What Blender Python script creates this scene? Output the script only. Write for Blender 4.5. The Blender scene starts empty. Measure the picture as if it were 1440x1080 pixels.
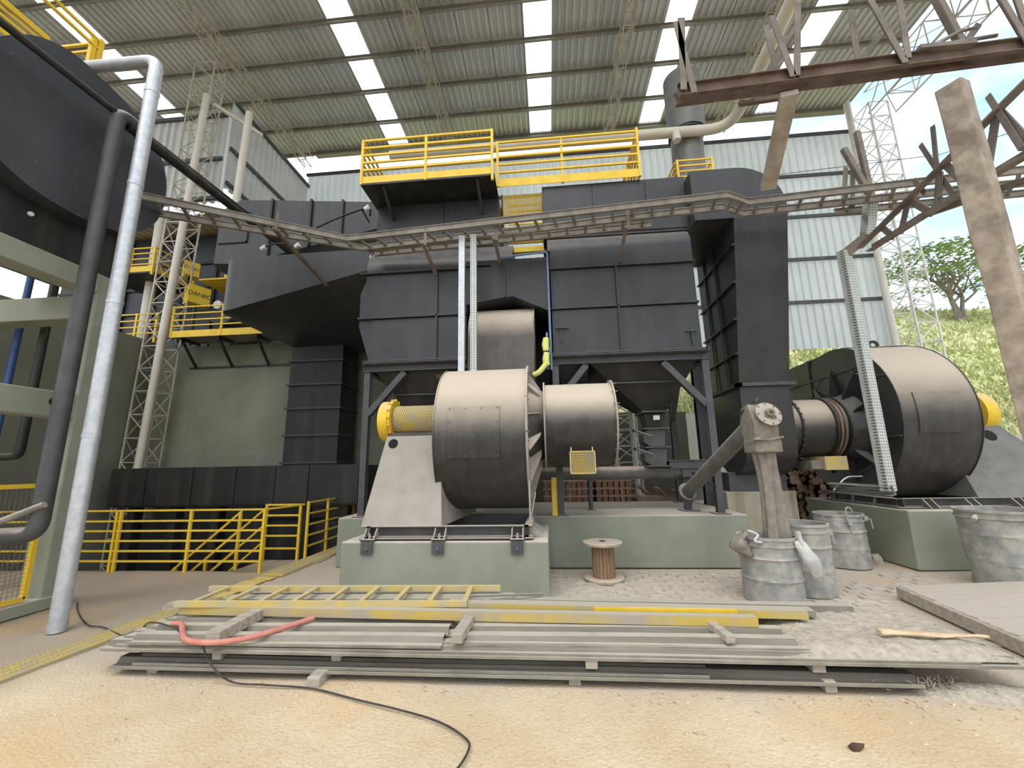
import bpy, bmesh, math, random
from mathutils import Vector, Matrix, noise

random.seed(7)
SC = bpy.context.scene
COL = SC.collection
PI = math.pi

# ------------------------------------------------------------------ camera
cd = bpy.data.cameras.new('camera')
cam = bpy.data.objects.new('camera', cd)
COL.objects.link(cam)
cd.sensor_width = 36.0
cd.lens = 583.0 / 1440.0 * 36.0
cd.clip_start, cd.clip_end = 0.05, 500
RC = Matrix(((0.99587486, 0.03538147, 0.08355489),
             (0.08881021, -0.19130112, -0.97750531),
             (-0.01860143, 0.98089349, -0.19365422)))
cam.matrix_world = Matrix.Translation((0, 0, 1.6)) @ RC.to_4x4()
SC.camera = cam

# ------------------------------------------------------------------ sky, exposure
W = bpy.data.worlds.new('sky')
SC.world = W
W.use_nodes = True
nt = W.node_tree
nt.nodes.clear()
def N(t, kind, **kw):
    n = t.nodes.new(kind)
    for k, v in kw.items():
        setattr(n, k, v)
    return n
tc = N(nt, 'ShaderNodeTexCoord')
sep = N(nt, 'ShaderNodeSeparateXYZ')
nt.links.new(tc.outputs['Generated'], sep.inputs[0])
grad = N(nt, 'ShaderNodeValToRGB')
e = grad.color_ramp.elements
e[0].position = 0.0; e[0].color = (0.25, 0.24, 0.21, 1)
e[1].position = 1.0; e[1].color = (0.20, 0.50, 0.95, 1)
for p, c in ((0.47, (0.32, 0.31, 0.27, 1)), (0.51, (0.80, 0.90, 1.0, 1)), (0.62, (0.42, 0.72, 1.0, 1))):
    k = e.new(p); k.color = c
mr = N(nt, 'ShaderNodeMapRange')
mr.inputs[1].default_value = -1; mr.inputs[2].default_value = 1
nt.links.new(sep.outputs[2], mr.inputs[0])
nt.links.new(mr.outputs[0], grad.inputs[0])
mp = N(nt, 'ShaderNodeMapping'); mp.inputs['Scale'].default_value = (1, 1, 2.2)
nt.links.new(tc.outputs['Generated'], mp.inputs[0])
cl = N(nt, 'ShaderNodeTexNoise')
cl.inputs['Scale'].default_value = 2.1; cl.inputs['Detail'].default_value = 6; cl.inputs['Roughness'].default_value = 0.55
nt.links.new(mp.outputs[0], cl.inputs['Vector'])
cr = N(nt, 'ShaderNodeValToRGB')
cr.color_ramp.elements[0].position = 0.30; cr.color_ramp.elements[1].position = 0.50
nt.links.new(cl.outputs['Fac'], cr.inputs[0])
up = N(nt, 'ShaderNodeMapRange'); up.inputs[1].default_value = -0.04; up.inputs[2].default_value = 0.06
nt.links.new(sep.outputs[2], up.inputs[0])
mul = N(nt, 'ShaderNodeMath', operation='MULTIPLY')
nt.links.new(cr.outputs[0], mul.inputs[0]); nt.links.new(up.outputs[0], mul.inputs[1])
mx = N(nt, 'ShaderNodeMixRGB'); mx.inputs[2].default_value = (1.0, 1.0, 1.0, 1)
nt.links.new(mul.outputs[0], mx.inputs[0]); nt.links.new(grad.outputs[0], mx.inputs[1])
bg = N(nt, 'ShaderNodeBackground'); bg.inputs['Strength'].default_value = 0.85
nt.links.new(mx.outputs[0], bg.inputs[0])
wo = N(nt, 'ShaderNodeOutputWorld')
nt.links.new(bg.outputs[0], wo.inputs[0])

sd = bpy.data.lights.new('sun', 'SUN')
sd.energy = 0.9; sd.angle = math.radians(50); sd.color = (1.0, 0.95, 0.86)
sun = bpy.data.objects.new('sun', sd); COL.objects.link(sun)
sun.rotation_euler = (math.radians(28), 0, math.radians(-20))

SC.view_settings.view_transform = 'Standard'
SC.view_settings.look = 'None'
SC.view_settings.gamma = 1.0
SC.view_settings.use_curve_mapping = False
SC.view_settings.exposure = 0.95
SC.cycles.max_bounces = 8
SC.cycles.diffuse_bounces = 5
SC.cycles.transparent_max_bounces = 12
SC.cycles.use_denoising = True

# ------------------------------------------------------------------ materials
def mat(name, c1, c2=None, scale=3.0, rough=0.6, metal=0.0, bump=0.0, bscale=40.0, dust=None, dustcol=(0.43, 0.39, 0.34),
        streak=None, stretch=(1, 1, 1), spots=None, spec=0.5, detail=5, lo=0.35, hi=0.65, d0=0.15, d1=0.8, dmot=0.4):
    """c1/c2 blended by noise; dust settles on faces that look up; streak = faint vertical run marks; spots = scratches."""
    m = bpy.data.materials.new(name)
    m.use_nodes = True
    t = m.node_tree
    b = t.nodes['Principled BSDF']
    b.inputs['Roughness'].default_value = rough
    b.inputs['Metallic'].default_value = metal
    b.inputs['Specular IOR Level'].default_value = spec
    g = N(t, 'ShaderNodeNewGeometry')
    mp = N(t, 'ShaderNodeMapping'); mp.inputs['Scale'].default_value = stretch
    t.links.new(g.outputs['Position'], mp.inputs[0])
    col = None
    if c2:
        n = N(t, 'ShaderNodeTexNoise'); n.inputs['Scale'].default_value = scale; n.inputs['Detail'].default_value = detail
        n.inputs['Roughness'].default_value = 0.6
        t.links.new(mp.outputs[0], n.inputs['Vector'])
        r = N(t, 'ShaderNodeValToRGB')
        r.color_ramp.elements[0].position = lo; r.color_ramp.elements[0].color = (*c1, 1)
        r.color_ramp.elements[1].position = hi; r.color_ramp.elements[1].color = (*c2, 1)
        t.links.new(n.outputs['Fac'], r.inputs[0])
        col = r.outputs[0]
    else:
        rgb = N(t, 'ShaderNodeRGB'); rgb.outputs[0].default_value = (*c1, 1); col = rgb.outputs[0]
    def blend(col, fac, c):
        x = N(t, 'ShaderNodeMixRGB'); x.inputs[2].default_value = (*c, 1)
        t.links.new(col, x.inputs[1]); t.links.new(fac, x.inputs[0])
        return x.outputs[0]
    if streak:
        sc, amt, c = streak
        ms = N(t, 'ShaderNodeMapping'); ms.inputs['Scale'].default_value = (sc, sc, sc * 0.06)
        t.links.new(g.outputs['Position'], ms.inputs[0])
        n = N(t, 'ShaderNodeTexNoise'); n.inputs['Scale'].default_value = 1.0; n.inputs['Detail'].default_value = 4
        t.links.new(ms.outputs[0], n.inputs['Vector'])
        q = N(t, 'ShaderNodeMapRange'); q.inputs[1].default_value = 0.48; q.inputs[2].default_value = 0.75; q.inputs[4].default_value = amt
        t.links.new(n.outputs['Fac'], q.inputs[0])
        col = blend(col, q.outputs[0], c)
    if spots:
        sc, thr, c = spots
        n = N(t, 'ShaderNodeTexNoise'); n.inputs['Scale'].default_value = sc; n.inputs['Detail'].default_value = 8
        n.inputs['Roughness'].default_value = 0.75
        t.links.new(g.outputs['Position'], n.inputs['Vector'])
        q = N(t, 'ShaderNodeMapRange'); q.inputs[1].default_value = thr; q.inputs[2].default_value = thr + 0.06
        t.links.new(n.outputs['Fac'], q.inputs[0])
        col = blend(col, q.outputs[0], c)
    if dust:
        s = N(t, 'ShaderNodeSeparateXYZ'); t.links.new(g.outputs['Normal'], s.inputs[0])
        q = N(t, 'ShaderNodeMapRange', interpolation_type='SMOOTHSTEP')
        q.inputs[1].default_value = d0; q.inputs[2].default_value = d1; q.inputs[4].default_value = dust
        n = N(t, 'ShaderNodeTexNoise'); n.inputs['Scale'].default_value = 6; n.inputs['Detail'].default_value = 6
        t.links.new(g.outputs['Position'], n.inputs['Vector'])
        a = N(t, 'ShaderNodeMath', operation='MULTIPLY_ADD'); a.inputs[1].default_value = dmot; a.inputs[2].default_value = -dmot / 2
        t.links.new(n.outputs['Fac'], a.inputs[0])
        ad = N(t, 'ShaderNodeMath', operation='ADD'); t.links.new(s.outputs[2], ad.inputs[0]); t.links.new(a.outputs[0], ad.inputs[1])
        t.links.new(ad.outputs[0], q.inputs[0])
        col = blend(col, q.outputs[0], dustcol)
        rr = N(t, 'ShaderNodeMapRange'); rr.inputs[3].default_value = rough; rr.inputs[4].default_value = 0.95
        t.links.new(q.outputs[0], rr.inputs[0]); t.links.new(rr.outputs[0], b.inputs['Roughness'])
    t.links.new(col, b.inputs['Base Color'])
    if bump:
        n = N(t, 'ShaderNodeTexNoise'); n.inputs['Scale'].default_value = bscale; n.inputs['Detail'].default_value = 6
        t.links.new(mp.outputs[0], n.inputs['Vector'])
        bn = N(t, 'ShaderNodeBump'); bn.inputs['Strength'].default_value = bump; bn.inputs['Distance'].default_value = 0.02
        t.links.new(n.outputs['Fac'], bn.inputs['Height']); t.links.new(bn.outputs[0], b.inputs['Normal'])
    return m

DUST = (0.56, 0.48, 0.39)
M = {}
M['dark'] = mat('charcoal_painted_steel', (0.022, 0.023, 0.026), (0.036, 0.037, 0.041), scale=1.6, rough=0.38, dust=0.5, dustcol=(0.27, 0.25, 0.225),
                streak=(6, 0.16, (0.09, 0.087, 0.08)), bump=0.05, bscale=6)
M['black'] = mat('black_painted_steel', (0.010, 0.010, 0.011), (0.018, 0.018, 0.019), scale=2, rough=0.5, dust=0.5, dustcol=(0.2, 0.18, 0.16),
                 streak=(4, 0.4, (0.085, 0.07, 0.048)))
M['blue'] = mat('blue_black_painted_steel', (0.030, 0.034, 0.043), (0.045, 0.050, 0.060), scale=1.3, rough=0.5,
                spots=(14, 0.635, (0.22, 0.27, 0.29)), bump=0.06, bscale=5)
M['fan'] = mat('dusty_fan_steel', (0.026, 0.025, 0.024), (0.042, 0.040, 0.037), scale=2.5, rough=0.5, dust=0.96, dustcol=DUST,
               streak=(9, 0.25, (0.12, 0.11, 0.10)), bump=0.04, bscale=8, d0=-0.12, d1=0.62, dmot=0.12)
M['pedestal'] = mat('grey_pedestal_steel', (0.12, 0.12, 0.115), (0.165, 0.163, 0.155), scale=5, rough=0.7, dust=0.5, dustcol=(0.30, 0.285, 0.26), d0=0.3, bump=0.06)
M['screw'] = mat('dusty_screw_tube', (0.10, 0.098, 0.088), (0.15, 0.145, 0.13), scale=5, rough=0.7, dust=0.9, dustcol=DUST)
M['fanlite'] = mat('dust_coated_steel', (0.30, 0.28, 0.25), (0.36, 0.33, 0.30), scale=4, rough=0.8, dust=0.7, dustcol=DUST, bump=0.08)
M['frame'] = mat('grey_frame_steel', (0.055, 0.057, 0.062), (0.08, 0.082, 0.086), scale=4, rough=0.55, dust=0.9, dustcol=DUST)
M['concrete'] = mat('green_grey_painted_concrete', (0.235, 0.255, 0.200), (0.30, 0.315, 0.255), scale=1.4, rough=0.9, dust=0.95, dustcol=(0.56, 0.50, 0.43),
                    streak=(3, 0.3, (0.20, 0.20, 0.17)), bump=0.12, bscale=14)
M['pale'] = mat('pale_concrete', (0.42, 0.43, 0.37), (0.52, 0.52, 0.46), scale=1.2, rough=0.95, bump=0.15, streak=(2.0, 0.35, (0.28, 0.27, 0.22)))
M['olive'] = mat('olive_concrete_wall', (0.165, 0.170, 0.130), (0.215, 0.22, 0.17), scale=0.9, rough=0.95, bump=0.12, bscale=10,
                 streak=(1.6, 0.35, (0.12, 0.12, 0.085)))
def sand_mat():
    m = mat('sandy_ground', (0.525, 0.40, 0.245), (0.65, 0.55, 0.395), scale=1.1, rough=1.0, bump=0.6, bscale=48, detail=9, lo=0.3, hi=0.7,
            spots=(24, 0.675, (0.27, 0.225, 0.17)), spec=0.15)
    t = m.node_tree; b = t.nodes['Principled BSDF']; col = b.inputs['Base Color'].links[0].from_socket
    g = N(t, 'ShaderNodeNewGeometry'); s = N(t, 'ShaderNodeSeparateXYZ'); t.links.new(g.outputs['Position'], s.inputs[0])
    wob = N(t, 'ShaderNodeTexNoise'); wob.inputs['Scale'].default_value = 1.6; wob.inputs['Detail'].default_value = 7; t.links.new(g.outputs['Position'], wob.inputs['Vector'])
    def band(sock, lo, hi, amp):
        a = N(t, 'ShaderNodeMath', operation='MULTIPLY_ADD'); a.inputs[1].default_value = amp; a.inputs[2].default_value = -amp / 2; t.links.new(wob.outputs['Fac'], a.inputs[0])
        d = N(t, 'ShaderNodeMath', operation='ADD'); t.links.new(sock, d.inputs[0]); t.links.new(a.outputs[0], d.inputs[1])
        r = N(t, 'ShaderNodeMapRange', interpolation_type='SMOOTHSTEP'); r.inputs[1].default_value = lo; r.inputs[2].default_value = hi; t.links.new(d.outputs[0], r.inputs[0])
        return r.outputs[0]
    def blend(col, fac, c, k=1.0):
        x = N(t, 'ShaderNodeMixRGB'); x.inputs[2].default_value = (*c, 1); q = N(t, 'ShaderNodeMath', operation='MULTIPLY'); q.inputs[1].default_value = k
        t.links.new(fac, q.inputs[0]); t.links.new(q.outputs[0], x.inputs[0]); t.links.new(col, x.inputs[1]); return x.outputs[0]
    fine = N(t, 'ShaderNodeTexNoise'); fine.inputs['Scale'].default_value = 60; fine.inputs['Detail'].default_value = 4; t.links.new(g.outputs['Position'], fine.inputs['Vector'])
    fr_ = N(t, 'ShaderNodeMapRange'); fr_.inputs[1].default_value = 0.5; fr_.inputs[2].default_value = 0.75; t.links.new(fine.outputs['Fac'], fr_.inputs[0])
    col = blend(col, fr_.outputs[0], (0.33, 0.27, 0.20), 0.55)
    col = blend(col, band(s.outputs[1], 3.0, 3.75, 1.2), (0.49, 0.43, 0.36), 0.85)          # ash dust from the sheets on
    neg = N(t, 'ShaderNodeMath', operation='MULTIPLY'); neg.inputs[1].default_value = -1; t.links.new(s.outputs[0], neg.inputs[0])
    col = blend(col, band(neg.outputs[0], 4.1, 4.7, 0.6), (0.37, 0.305, 0.235), 0.85)          # trodden brown strip at the left
    on = N(t, 'ShaderNodeTexNoise'); on.inputs['Scale'].default_value = 0.75; on.inputs['Detail'].default_value = 5; t.links.new(g.outputs['Position'], on.inputs['Vector'])
    orr = N(t, 'ShaderNodeMapRange'); orr.inputs[1].default_value = 0.52; orr.inputs[2].default_value = 0.72; t.links.new(on.outputs['Fac'], orr.inputs[0])
    col = blend(col, orr.outputs[0], (0.62, 0.40, 0.19), 0.55)                                 # rust-orange stains
    t.links.new(col, b.inputs['Base Color'])
    return m
M['sand'] = sand_mat()
M['paver'] = mat('dusty_paver', (0.44, 0.395, 0.335), (0.55, 0.50, 0.43), scale=7, rough=1.0, bump=0.3, bscale=60, spec=0.2)
M['pit'] = mat('dark_pit_concrete', (0.05, 0.05, 0.045), (0.09, 0.09, 0.075), scale=1, rough=0.8)  # pit floor and walls take one dark concrete tone
M['yellow'] = mat('yellow_paint', (0.72, 0.47, 0.025), (0.80, 0.56, 0.04), scale=5, rough=0.5, dust=0.45, dustcol=DUST)
M['yellowdust'] = mat('dusty_yellow_paint', (0.56, 0.42, 0.11), (0.44, 0.38, 0.25), scale=5, rough=0.8, dust=0.5, dustcol=(0.52, 0.44, 0.24), lo=0.4, hi=0.6)
M['yellowbeam'] = mat('worn_yellow_beam', (0.50, 0.37, 0.09), (0.36, 0.32, 0.25), scale=2.2, rough=0.85, dust=0.92, dustcol=(0.40, 0.365, 0.30), lo=0.42, hi=0.6, d0=0.3)
M['galv'] = mat('galvanised_steel', (0.46, 0.49, 0.53), (0.58, 0.61, 0.65), scale=14, rough=0.45, metal=0.55)
M['tray'] = mat('dusty_tray_steel', (0.16, 0.145, 0.125), (0.25, 0.23, 0.20), scale=5, rough=0.7, dust=0.9, dustcol=DUST, bump=0.05)
M['roof'] = mat('aged_roof_sheet', (0.48, 0.485, 0.49), (0.57, 0.575, 0.58), scale=0.7, rough=0.5, metal=0.1, stretch=(1, 0.25, 1))
M['purlin'] = mat('purlin_steel', (0.22, 0.21, 0.18), (0.30, 0.285, 0.245), scale=2, rough=0.6)
M['lattice'] = mat('cream_lattice_steel', (0.42, 0.38, 0.30), (0.54, 0.50, 0.41), scale=3, rough=0.6)
M['white'] = mat('white_painted_steel', (0.66, 0.65, 0.60), (0.76, 0.75, 0.71), scale=2, rough=0.5)
M['cream'] = mat('cream_pipe', (0.56, 0.52, 0.43), (0.64, 0.60, 0.52), scale=2, rough=0.5)
M['wall'] = mat('bare_wall_sheet', (0.66, 0.70, 0.75), (0.76, 0.80, 0.85), scale=0.6, rough=0.5, metal=0.1)
M['wallL'] = mat('grey_wall_sheet', (0.56, 0.57, 0.56), (0.68, 0.69, 0.67), scale=0.6, rough=0.5, metal=0.1)
M['beige'] = mat('beige_roof_sheet', (0.50, 0.40, 0.28), (0.62, 0.52, 0.38), scale=1, rough=0.8)
M['timber'] = mat('weathered_timber', (0.30, 0.265, 0.22), (0.44, 0.395, 0.33), scale=6, rough=0.95, stretch=(0.3, 3, 3), bump=0.3, bscale=20)
M['strut'] = mat('chipped_concrete', (0.30, 0.265, 0.22), (0.46, 0.42, 0.36), scale=6, rough=0.95, bump=0.4, bscale=18)
M['flue'] = mat('grey_flue_steel', (0.15, 0.15, 0.145), (0.20, 0.20, 0.19), scale=3, rough=0.5, metal=0.2)
M['post'] = mat('old_concrete_post', (0.19, 0.155, 0.125), (0.40, 0.34, 0.275), scale=5, rough=0.95, bump=0.4, bscale=16)
M['rust'] = mat('rusted_steel', (0.095, 0.060, 0.045), (0.17, 0.125, 0.10), scale=4, rough=0.85, bump=0.1, dust=0.6, dustcol=(0.24, 0.18, 0.15))
M['oldsteel'] = mat('dusty_old_steel', (0.145, 0.125, 0.11), (0.22, 0.19, 0.165), scale=4, rough=0.85, bump=0.1, dust=0.6, dustcol=(0.36, 0.31, 0.26))
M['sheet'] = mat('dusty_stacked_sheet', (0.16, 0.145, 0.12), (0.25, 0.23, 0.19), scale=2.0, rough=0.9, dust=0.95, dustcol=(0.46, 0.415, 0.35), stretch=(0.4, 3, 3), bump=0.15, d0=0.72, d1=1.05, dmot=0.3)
M['lowsheet'] = mat('painted_shade_sheet', (0.07, 0.062, 0.05), (0.12, 0.108, 0.088), scale=3, rough=0.8, stretch=(0.4, 3, 3))  # shade in the gap below the upper sheets is put into this colour
M['edge'] = mat('sheet_edge_steel', (0.18, 0.165, 0.135), (0.28, 0.26, 0.21), scale=3, rough=0.8, dust=0.9, dustcol=(0.40, 0.37, 0.315))
M['dirt'] = mat('loose_dirt', (0.36, 0.32, 0.26), (0.51, 0.46, 0.385), scale=18, rough=1.0, bump=1.0, bscale=50, detail=8)
M['drum'] = mat('dusty_drum_steel', (0.25, 0.255, 0.25), (0.40, 0.38, 0.34), scale=8, rough=0.9, dust=0.7, dustcol=DUST, bump=0.3, bscale=14, lo=0.38, hi=0.62, detail=9)
M['canvas'] = mat('dusty_canvas', (0.175, 0.155, 0.13), (0.275, 0.245, 0.21), scale=9, rough=1.0, bump=0.2, bscale=12)
M['bag'] = mat('white_plastic_bag', (0.44, 0.43, 0.41), (0.58, 0.57, 0.55), scale=8, rough=0.6, bump=0.3, bscale=10)
M['reel'] = mat('reel_wood', (0.36, 0.29, 0.22), (0.45, 0.385, 0.31), scale=6, rough=0.95, dust=0.85, dustcol=DUST, bump=0.25)
M['reelcore'] = mat('reel_core_wood', (0.20, 0.12, 0.07), (0.32, 0.205, 0.125), scale=8, rough=0.9, stretch=(3, 3, 0.3), bump=0.2)
M['hose'] = mat('faded_red_hose', (0.47, 0.17, 0.13), (0.56, 0.25, 0.20), scale=8, rough=0.7)
M['cable'] = mat('black_rubber', (0.025, 0.025, 0.025), (0.05, 0.048, 0.045), scale=8, rough=0.7)
M['brick'] = mat('red_brick', (0.32, 0.15, 0.095), (0.50, 0.29, 0.20), scale=9, rough=0.95)
M['plank'] = mat('reddish_pallet_wood', (0.40, 0.26, 0.20), (0.52, 0.37, 0.30), scale=6, rough=0.95)
M['bark'] = mat('dark_bark', (0.06, 0.03, 0.022), (0.12, 0.06, 0.042), scale=12, rough=1.0)
M['logend'] = mat('cut_log_end', (0.30, 0.17, 0.12), (0.66, 0.48, 0.38), scale=5, rough=1.0, lo=0.3, hi=0.7)
M['grass'] = mat('hillside_grass', (0.38, 0.46, 0.17), (0.60, 0.57, 0.34), scale=0.45, rough=1.0, detail=10, lo=0.35, hi=0.68)
M['leaf1'] = mat('green_leaves', (0.24, 0.36, 0.14), (0.42, 0.50, 0.24), scale=0.8, rough=0.9)
M['tuft'] = mat('grass_tufts', (0.42, 0.50, 0.20), (0.66, 0.63, 0.40), scale=0.5, rough=1.0, detail=8)
M['trunk'] = mat('tree_bark', (0.20, 0.17, 0.14), (0.30, 0.26, 0.22), scale=6, rough=1.0)
M['bluepipe'] = mat('blue_pipe_paint', (0.035, 0.09, 0.26), (0.05, 0.12, 0.31), scale=4, rough=0.5)
M['bluebox'] = mat('pale_blue_paint', (0.12, 0.20, 0.34), (0.16, 0.25, 0.40), scale=4, rough=0.5)
M['lime'] = mat('lime_yellow_wrap', (0.62, 0.66, 0.12), (0.70, 0.72, 0.30), scale=6, rough=0.7)
M['text'] = mat('black_lettering', (0.02, 0.02, 0.02), rough=0.6)
M['hole'] = mat('dark_bore', (0.006, 0.006, 0.006), rough=0.9)
M['copper'] = mat('brown_bellows_band', (0.16, 0.105, 0.085), (0.24, 0.17, 0.14), scale=6, rough=0.6)
M['label'] = mat('white_label', (0.62, 0.62, 0.62), rough=0.5)
M['stone'] = mat('dusty_stone', (0.42, 0.37, 0.31), (0.54, 0.48, 0.41), scale=9, rough=1.0, bump=0.4)
M['stain'] = mat('stained_plinth', (0.34, 0.32, 0.24), (0.46, 0.45, 0.35), scale=2, rough=0.95, streak=(5, 0.85, (0.20, 0.12, 0.06)), dust=0.6, dustcol=(0.42, 0.30, 0.22))
M['redplastic'] = mat('red_plastic', (0.5, 0.05, 0.09), rough=0.5)
M['beacon'] = mat('pale_fitting', (0.75, 0.76, 0.78), rough=0.4)

def skylight_mat():
    m = bpy.data.materials.new('translucent_sheet'); m.use_nodes = True
    t = m.node_tree; t.nodes.clear()
    o = N(t, 'ShaderNodeOutputMaterial'); mixn = N(t, 'ShaderNodeMixShader'); mixn.inputs[0].default_value = 0.35
    a = N(t, 'ShaderNodeBsdfTransparent'); a.inputs[0].default_value = (0.95, 0.96, 0.95, 1)
    b = N(t, 'ShaderNodeBsdfTranslucent'); b.inputs[0].default_value = (0.92, 0.93, 0.92, 1)
    t.links.new(a.outputs[0], mixn.inputs[1]); t.links.new(b.outputs[0], mixn.inputs[2]); t.links.new(mixn.outputs[0], o.inputs[0])
    return m
M['sky'] = skylight_mat()
def let_through(m, k):
    """thin whitish sheet: part of the daylight outside shines through it"""
    t = m.node_tree; b = t.nodes['Principled BSDF']; o = t.nodes['Material Output']
    tr = N(t, 'ShaderNodeBsdfTranslucent'); t.links.new(b.inputs['Base Color'].links[0].from_socket, tr.inputs[0])
    x = N(t, 'ShaderNodeMixShader'); x.inputs[0].default_value = k
    t.links.new(b.outputs[0], x.inputs[1]); t.links.new(tr.outputs[0], x.inputs[2]); t.links.new(x.outputs[0], o.inputs[0])
let_through(M['wall'], 0.4); let_through(M['wallL'], 0.3)

def perforated_mat(name, c, hole, sx, sz, axes):
    """flat sheet steel with rows of small punched holes (2 to 3 px in the photograph)"""
    m = mat(name, c, tuple(v * 1.15 for v in c), scale=6, rough=0.5, metal=0.3)
    t = m.node_tree; b = t.nodes['Principled BSDF']
    g = N(t, 'ShaderNodeNewGeometry'); s = N(t, 'ShaderNodeSeparateXYZ'); t.links.new(g.outputs['Position'], s.inputs[0])
    f = []
    for ax, sc in zip(axes, (sx, sz)):
        a = N(t, 'ShaderNodeMath', operation='MULTIPLY'); a.inputs[1].default_value = sc; t.links.new(s.outputs[ax], a.inputs[0])
        k = N(t, 'ShaderNodeMath', operation='SINE'); t.links.new(a.outputs[0], k.inputs[0]); f.append(k)
    p = N(t, 'ShaderNodeMath', operation='ADD'); t.links.new(f[0].outputs[0], p.inputs[0]); t.links.new(f[1].outputs[0], p.inputs[1])
    q = N(t, 'ShaderNodeMath', operation='GREATER_THAN'); q.inputs[1].default_value = 1.0; t.links.new(p.outputs[0], q.inputs[0])
    x = N(t, 'ShaderNodeMixRGB'); x.inputs[2].default_value = (*hole, 1)
    old = b.inputs['Base Color'].links[0].from_socket
    t.links.new(old, x.inputs[1]); t.links.new(q.outputs[0], x.inputs[0]); t.links.new(x.outputs[0], b.inputs['Base Color'])
    return m
M['perf'] = perforated_mat('perforated_tray_steel', (0.44, 0.47, 0.45), (0.12, 0.12, 0.11), 140, 140, (0, 2))
M['perfh'] = perforated_mat('perforated_tray_steel_lying', (0.30, 0.31, 0.29), (0.09, 0.09, 0.08), 140, 140, (0, 2))

# ------------------------------------------------------------------ mesh helpers
class MB:
    def __init__(s):
        s.v = []; s.f = []
    def add(s, vs, fs):
        b = len(s.v); s.v += [Vector(p) for p in vs]; s.f += [tuple(b + i for i in f) for f in fs]
        return s
    def box(s, x0, x1, y0, y1, z0, z1):
        return s.add([(x0, y0, z0), (x1, y0, z0), (x1, y1, z0), (x0, y1, z0), (x0, y0, z1), (x1, y0, z1), (x1, y1, z1), (x0, y1, z1)],
                     [(0, 3, 2, 1), (4, 5, 6, 7), (0, 1, 5, 4), (1, 2, 6, 5), (2, 3, 7, 6), (3, 0, 4, 7)])
    def bar(s, p, q, w, h=None, up=(0, 0, 1)):
        """rectangular bar from p to q, w wide, h along 'up'"""
        h = h or w; p = Vector(p); q = Vector(q); d = (q - p).normalized(); u = Vector(up)
        if abs(d.dot(u)) > 0.98: u = Vector((0, 1, 0))
        a = d.cross(u).normalized(); b = a.cross(d).normalized(); a *= w / 2; b *= h / 2
        return s.add([p - a - b, p + a - b, p + a + b, p - a + b, q - a - b, q + a - b, q + a + b, q - a + b],
                     [(0, 3, 2, 1), (4, 5, 6, 7), (0, 1, 5, 4), (1, 2, 6, 5), (2, 3, 7, 6), (3, 0, 4, 7)])
    def angle(s, p, q, w, t=0.008, up=(0, 0, 1)):
        """L section"""
        p = Vector(p); q = Vector(q); d = (q - p).normalized(); u = Vector(up)
        if abs(d.dot(u)) > 0.98: u = Vector((0, 1, 0))
        a = d.cross(u).normalized(); b = a.cross(d).normalized()
        s.bar(p + a * w / 2, q + a * w / 2, w, t, up); s.bar(p + b * w / 2, q + b * w / 2, t, w, up)
        return s
    def channel(s, p, q, w, h, t=0.012, up=(0, 0, 1), side=1):
        p = Vector(p); q = Vector(q); d = (q - p).normalized(); u = Vector(up)
        if abs(d.dot(u)) > 0.98: u = Vector((0, 1, 0))
        a = d.cross(u).normalized(); b = a.cross(d).normalized()
        s.bar(p - a * side * w / 2, q - a * side * w / 2, t, h, up)
        s.bar(p + b * (h / 2 - t / 2), q + b * (h / 2 - t / 2), w, t, up)
        s.bar(p - b * (h / 2 - t / 2), q - b * (h / 2 - t / 2), w, t, up)
        return s
    def tube(s, pts, r, n=10, caps=True):
        pts = [Vector(p) for p in pts]; rs = r if isinstance(r, (list, tuple)) else [r] * len(pts)
        b = len(s.v); m = len(pts); ref = None
        for i, p in enumerate(pts):
            d = (pts[min(i + 1, m - 1)] - pts[max(i - 1, 0)]).normalized()
            if ref is None:
                ref = d.orthogonal().normalized()
            a = (ref - d * ref.dot(d)).normalized(); ref = a; c = d.cross(a)
            for k in range(n):
                t = 2 * PI * k / n
                s.v.append(p + (a * math.cos(t) + c * math.sin(t)) * rs[i])
        for i in range(m - 1):
            for k in range(n):
                k2 = (k + 1) % n
                s.f.append((b + i * n + k, b + i * n + k2, b + (i + 1) * n + k2, b + (i + 1) * n + k))
        if caps:
            s.f.append(tuple(b + k for k in range(n))[::-1]); s.f.append(tuple(b + (m - 1) * n + k for k in range(n)))
        return s
    def cyl(s, p, q, r, r2=None, n=32, caps=True):
        return s.tube([p, q], [r, r2 if r2 is not None else r], n, caps)
    def ring(s, c, axis, r0, r1, th, n=40):
        """flat washer of thickness th about axis"""
        c = Vector(c); d = Vector(axis).normalized(); a = d.orthogonal().normalized(); e = d.cross(a)
        b = len(s.v)
        for k in range(n):
            t = 2 * PI * k / n; u = a * math.cos(t) + e * math.sin(t)
            for r, o in ((r0, -th / 2), (r1, -th / 2), (r1, th / 2), (r0, th / 2)):
                s.v.append(c + u * r + d * o)
        for k in range(n):
            k2 = (k + 1) % n
            for j in range(4):
                j2 = (j + 1) % 4
                s.f.append((b + k * 4 + j, b + k2 * 4 + j, b + k2 * 4 + j2, b + k * 4 + j2))
        return s
    def prism(s, poly, axis, a, b):
        """poly: 2-D outline; axis 0 -> (y,z), 1 -> (x,z), 2 -> (x,y); extruded from a to b"""
        n = len(poly)
        def P(u, v, w):
            return ((w, u, v), (u, w, v), (u, v, w))[axis]
        vs = [P(u, v, a) for u, v in poly] + [P(u, v, b) for u, v in poly]
        fs = [tuple(range(n))[::-1], tuple(range(n, 2 * n))] + [(i, (i + 1) % n, (i + 1) % n + n, i + n) for i in range(n)]
        return s.add(vs, fs)
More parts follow.
